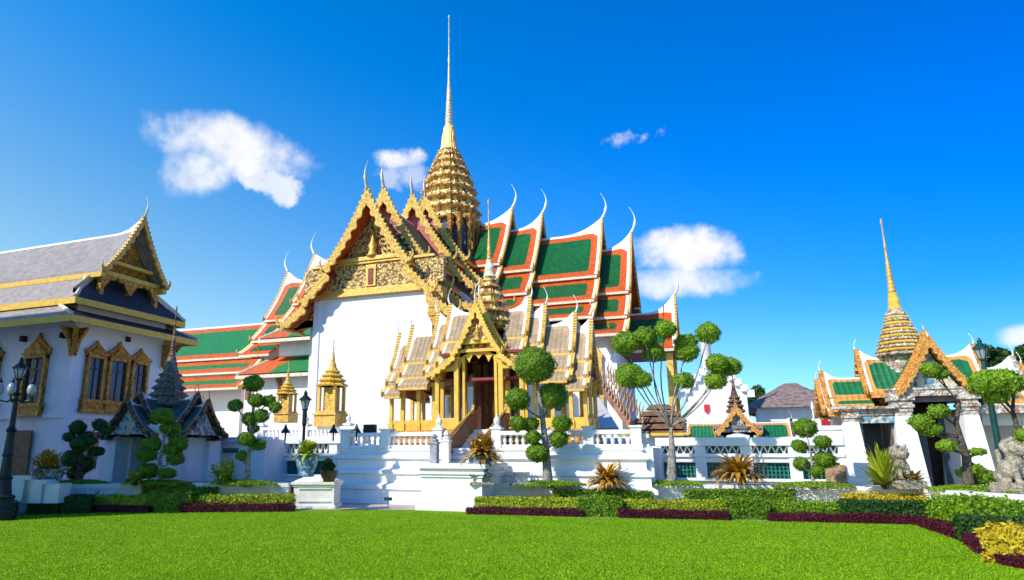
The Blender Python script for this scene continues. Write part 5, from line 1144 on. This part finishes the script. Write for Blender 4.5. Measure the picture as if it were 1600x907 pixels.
topiary('leaning tree with a broad flat green head at the right edge', (1625, 755), 16.4, [(1625, 755), (1610, 690), (1588, 665), (1582, 640), (1585, 610)],
        [(1543, 600, 26, .7), (1562, 598, 28, .75), (1556, 620, 16, .7), (1582, 600, 18, .7), (1601, 680, 12, .8), (1535, 590, 14, .7)], .09, 'bright', .04, BARKD, mnd=.8, lump=.1)

# ================================================================== LOW PLANTS
def spiky(px, py, D, n_, ln, wd2, kind, label, z=ZB, up=.9, droop=1., cat='plant', trunk=0, extra=0, group='ornamental fern plants in the planters'):
    c = PD(px, py, D); c.z = z; r = thing('fern_plant', label, cat, tuple(c), group); q = MB(); blades(q, (c.x, c.y, z + trunk + .05), n_, ln, wd2, up, droop)
    if extra: crown(q, (c.x, c.y, z + .4), (.45, .45, .3), .045, extra, 12)
    q.build('fronds', LF[kind], r); q = MB(); q.tube([(c.x, c.y, z - .05), (c.x, c.y, z + trunk + .1)], .06, 6); q.build('stem', BARKD, r)
spiky(950, 757, 20.15, 170, .78, .05, 'orange', 'orange-gold fern left of the many-balled tree')
spiky(1157, 757, 20.3, 230, 1.0, .05, 'orange', 'large orange fern in front of the teal lattice', trunk=.15)
spiky(350, 752, 20.9, 110, .75, .045, 'yg', 'yellow-green fern in front of the shaded wall', extra=300)
spiky(1380, 745, 18.7, 120, 1.05, .045, 'yg', 'tall yellow-green palm in front of the left gate pillar', up=1.15, droop=.5)
spiky(1425, 752, 18.5, 90, .6, .05, 'orange', 'orange foliage at the foot of the stone guardian')
spiky(75, 735, 19.5, 130, .85, .05, 'orange', 'shaded orange croton in a pot at the left', z=1.0, extra=600)
spiky(212, 745, 20.6, 80, .6, .045, 'yg', 'small yellow-green plant beside the gate door')
spiky(1560, 745, 17.2, 80, .45, .05, 'bright', 'small green fern below the leaning tree')
c = PD(72, 760, 19.5); c.z = ZB; pp = thing('flower_pot', 'large shaded porcelain pot at the far left', 'pot', tuple(c)); pot(c, ZB - .05, .42, .5, pp)
q = MB()
for k in range(3):
    cc_ = PD(40 + 25 * k, 752, 19.2); square_at(q, cc_, .35 - .06 * k, .3, .3, 1.0 - .1 * k)
tag(q.build('stone_block', WHITEC, None), 'pale shaded stone blocks beside the large pot', 'stone')

# ================================================================== STATUES
def guardian(px, py, D, k, label, flip=1):
    c = PD(px, py, D); c.z = ZB; r = thing('guardian_lion', label, 'statue', tuple(c), 'stone guardian lions before the gate')
    q = MB()
    def ell(dx, dy, dz, rx, ry, rz):
        bm = bmesh.new(); bmesh.ops.create_icosphere(bm, subdivisions=3, radius=1)
        vs = [tuple(c + R * ((dx + v.co.x * rx) * k * flip) + F * ((dy + v.co.y * ry) * k) + Vector((0, 0, (dz + v.co.z * rz) * k + .0))) for v in bm.verts]; q.add(vs, [tuple(v.index for v in f.verts) for f in bm.faces]); bm.free()
    ell(.05, .12, .38, .24, .3, .26); ell(0, -.02, .58, .2, .2, .28); ell(.14, .3, .22, .15, .2, .2); ell(-.14, .3, .22, .15, .2, .2)
    for s_ in (-1, 1):
        ell(s_ * .13, -.16, .4, .075, .08, .22); ell(s_ * .13, -.19, .2, .07, .07, .18); ell(s_ * .13, -.24, .08, .09, .13, .07); ell(s_ * .2, .12, .1, .09, .17, .09)
        ell(s_ * .13, -.2, 1.13, .05, .04, .07); ell(s_ * .08, -.36, 1.02, .045, .04, .04)
    ell(0, -.1, .9, .23, .22, .22); ell(0, -.32, .88, .14, .14, .1); ell(0, -.3, .78, .11, .12, .06); ell(0, -.44, .93, .06, .04, .04)
    for i in range(16):
        a = i * 2 * pi / 16; ell(.21 * cos(a), .0 + .05 * sin(a * 3), .9 + .2 * sin(a), .075, .08, .075)
    for i in range(6): ell(.02 * sin(i), .36 + .03 * i, .3 + .1 * i, .07, .06, .09)
    o = q.build('body', STATUE, r, True); m = o.modifiers.new('fuse', 'REMESH'); m.mode = 'VOXEL'; m.voxel_size = .022 * k; m.use_smooth_shade = True
    q = MB(); square_at(q, c, .34 * k, .5 * k, ZB - .02, ZB + .1, .03, .03); square_at(q, c, .34 * k, .5 * k, ZB + .1, ZB + .2, 0, 0); b_ = q.build('plinth', STATUE, r); o.location.z += .13
guardian(1410, 757, 18.5, .82, 'stone guardian lion on its plinth before the middle gate pillar')
guardian(1592, 760, 16.6, .95, 'stone guardian lion cut by the right edge of the picture', -1)

# ================================================================== LAMPS AND SIGN
def lantern(q, g_, x, y, z, k=1.):
    q.lathe(x, y, [(.05 * k, z - .06 * k), (.09 * k, z - .03 * k), (.09 * k, z)], 8); g_.lathe(x, y, [(.08 * k, z), (.15 * k, z + .26 * k)], 8)
    q.lathe(x, y, [(.2 * k, z + .26 * k), (.17 * k, z + .3 * k), (.08 * k, z + .38 * k), (.05 * k, z + .42 * k), (.06 * k, z + .46 * k), (.01, z + .56 * k)], 8)
    for a in range(6): q.tube([(x + .08 * k * cos(a * pi / 3), y + .08 * k * sin(a * pi / 3), z), (x + .155 * k * cos(a * pi / 3), y + .155 * k * sin(a * pi / 3), z + .27 * k)], .01 * k, 4)
c = PD(475, 672, 21.4); r = thing('lamp_post', 'black lantern lamp rising behind the blue and white pot', 'lamp', (c.x, c.y, 0)); q = MB(); g_ = MB()
q.lathe(c.x, c.y, [(.12, 0), (.1, .3), (.05, .4), (.045, 2.4), (.07, 2.45), (.07, 2.85), (.04, 2.9)], 8); lantern(q, g_, c.x, c.y, 2.92, 1.05); q.build('post', IRON, r); g_.build('lantern_glass', LAMPG, r)
c = PD(14, 700, 17.5); r = thing('lamp_post', 'tall ornate dark iron lamp with a cluster of globes at the left edge', 'lamp', (c.x, c.y, 0)); q = MB(); g_ = MB()
q.lathe(c.x, c.y, [(.36, 0), (.36, .22), (.3, .26), (.27, .5), (.3, .55), (.2, .62), (.16, .95), (.19, 1.0), (.13, 1.06), (.1, 1.5), (.13, 1.55), (.11, 1.62), (.09, 2.1), (.13, 2.15), (.07, 2.25), (.055, 3.0), (.1, 3.05), (.05, 3.1), (.045, 3.4)], 20)
for k in range(5):
    a = k * 2 * pi / 5 + .3; x, y = c.x + .38 * cos(a), c.y + .38 * sin(a); q.tube([(c.x, c.y, 2.95), (c.x + .2 * cos(a), c.y + .2 * sin(a), 2.85), (x, y, 2.9), (x, y, 3.02)], .022, 6)
    g_.lathe(x, y, [(.04, 3.02), (.09, 3.08), (.105, 3.16), (.085, 3.25), (.04, 3.3)], 12); q.lathe(x, y, [(.07, 3.33), (.03, 3.38), (.01, 3.45)], 8)
g2 = MB(); lantern(q, g_, c.x, c.y, 3.45, 1.0); q.build('post', IRON, r); g_.build('lamp_globes', LAMPG, r, True)
c = PD(1570, 752, 17.8); t_ = PD(1541, 622, 17.8); c.z = ZB; r = thing('lamp_post', 'dark green iron post rising into the broad flat tree at the right', 'lamp', tuple(c)); q = MB()
q.lathe(c.x, c.y, [(.17, ZB), (.16, ZB + .25), (.1, ZB + .35), (.085, ZB + .9), (.11, ZB + .95), (.08, ZB + 1.0), (.07, 3.4), (.1, 3.45), (.06, 3.5), (.05, 4.0)], 12); q.build('post', GREENIRON, r)
q = MB(); g_ = MB(); lantern(q, g_, c.x, c.y, 4.0, 1.0); q.build('lantern', GREENIRON, r); g_.build('lantern_glass', LAMPG, r)
for i, px in enumerate((446, 521, 557)):
    c = PD(px, 677, 22.9 - .3 * i); r = thing('garden_light', ['small black conical light left of the lamp behind the pot', 'small black conical light on the terrace rail near the shadow edge', 'small black conical light furthest right on the terrace rail'][i], 'light', tuple(c), 'conical lights on the terrace'); q = MB()
    q.lathe(c.x, c.y, [(.16, c.z), (.13, c.z + .06), (.06, c.z + .16), (.02, c.z + .28)], 10); q.build('hood', IRON, r); q = MB(); q.lathe(c.x, c.y, [(.03, c.z - .25), (.03, c.z)], 6); q.build('stem', IRON, r)
c = PD(578, 672, 24); r = thing('spotlight', 'black floodlight on the terrace floor behind the balustrade', 'light', tuple(c)); q = MB(); q.box(c.x - .22, c.x + .22, c.y - .1, c.y + .12, c.z - .1, c.z + .18); q.build('housing', IRON, r, bevel=.03); q = MB(); q.tube([(c.x - .25, c.y, c.z - .3), (c.x - .25, c.y, c.z), (c.x + .25, c.y, c.z), (c.x + .25, c.y, c.z - .3)], .02, 5); q.build('bracket', IRON, r)
c = PZ(606, 796, 0); r = thing('lawn_sign', 'small dark green sign on a thin stake at the lawn edge', 'sign', (c.x, c.y, 0)); q = MB(); q.tube([(c.x, c.y, 0), (c.x, c.y, .24)], .012, 6); q.build('stake', GREENIRON, r)
q = MB(); q.plate([tuple((c - R * .12)[:2]) + (.24,), tuple((c + R * .12)[:2]) + (.24,), tuple((c + R * .12 + F * .06)[:2]) + (.33,), tuple((c - R * .12 + F * .06)[:2]) + (.33,)], F * .015); q.build('board', GREENIRON, r)

# ================================================================== FAR TREES
def far_tree(px, pyt, pyb, D, rx, label, kind='dark', leaf=.2, n_=6000, clumps=16):
    c = PD(px, (pyt + pyb) / 2, D); h = (PD(px, pyt, D).z - PD(px, pyb, D).z) / 2; r = thing('tree', label, 'tree', (c.x, c.y, 0), 'trees beyond the walls')
    q = MB(); limb(q, (c.x, c.y, 0), (c.x, c.y, c.z), rx * .12, rx * .05, .03)
    for k in range(5): a = random.uniform(0, 6.3); limb(q, (c.x, c.y, c.z - h * .6), (c.x + rx * .6 * cos(a), c.y + rx * .6 * sin(a), c.z + random.uniform(-.2, .5) * h), rx * .05, rx * .015)
    q.build('trunk', BARKD, r); q = MB(); crown(q, tuple(c), (rx, rx, h), leaf, n_, clumps); q.build('crown', LF[kind], r)
far_tree(1553, 535, 590, 38, 1.1, 'round dark green tree left of two behind the right gallery', leaf=.13, n_=5000)
far_tree(1600, 530, 600, 40, 1.4, 'dark green tree cut by the right edge behind the gallery', leaf=.13, n_=5000)
far_tree(1168, 612, 660, 70, 1.3, 'thin dark tree between the chapel and the brown-roofed house', n_=2500, clumps=9)
far_tree(1182, 603, 660, 74, 1.5, 'taller dark tree touching the brown hipped roof', n_=3000, clumps=10)
far_tree(1200, 618, 660, 72, 1.0, 'low dark tree rising over the brown hipped roof', n_=2000, clumps=8)

# hand every part its thing's local frame
for o in list(bpy.data.objects):
    if o.type == 'EMPTY' and o.parent is None:
        for ch in o.children: ch.location = ch.location - o.location
print('objects', len(bpy.data.objects))
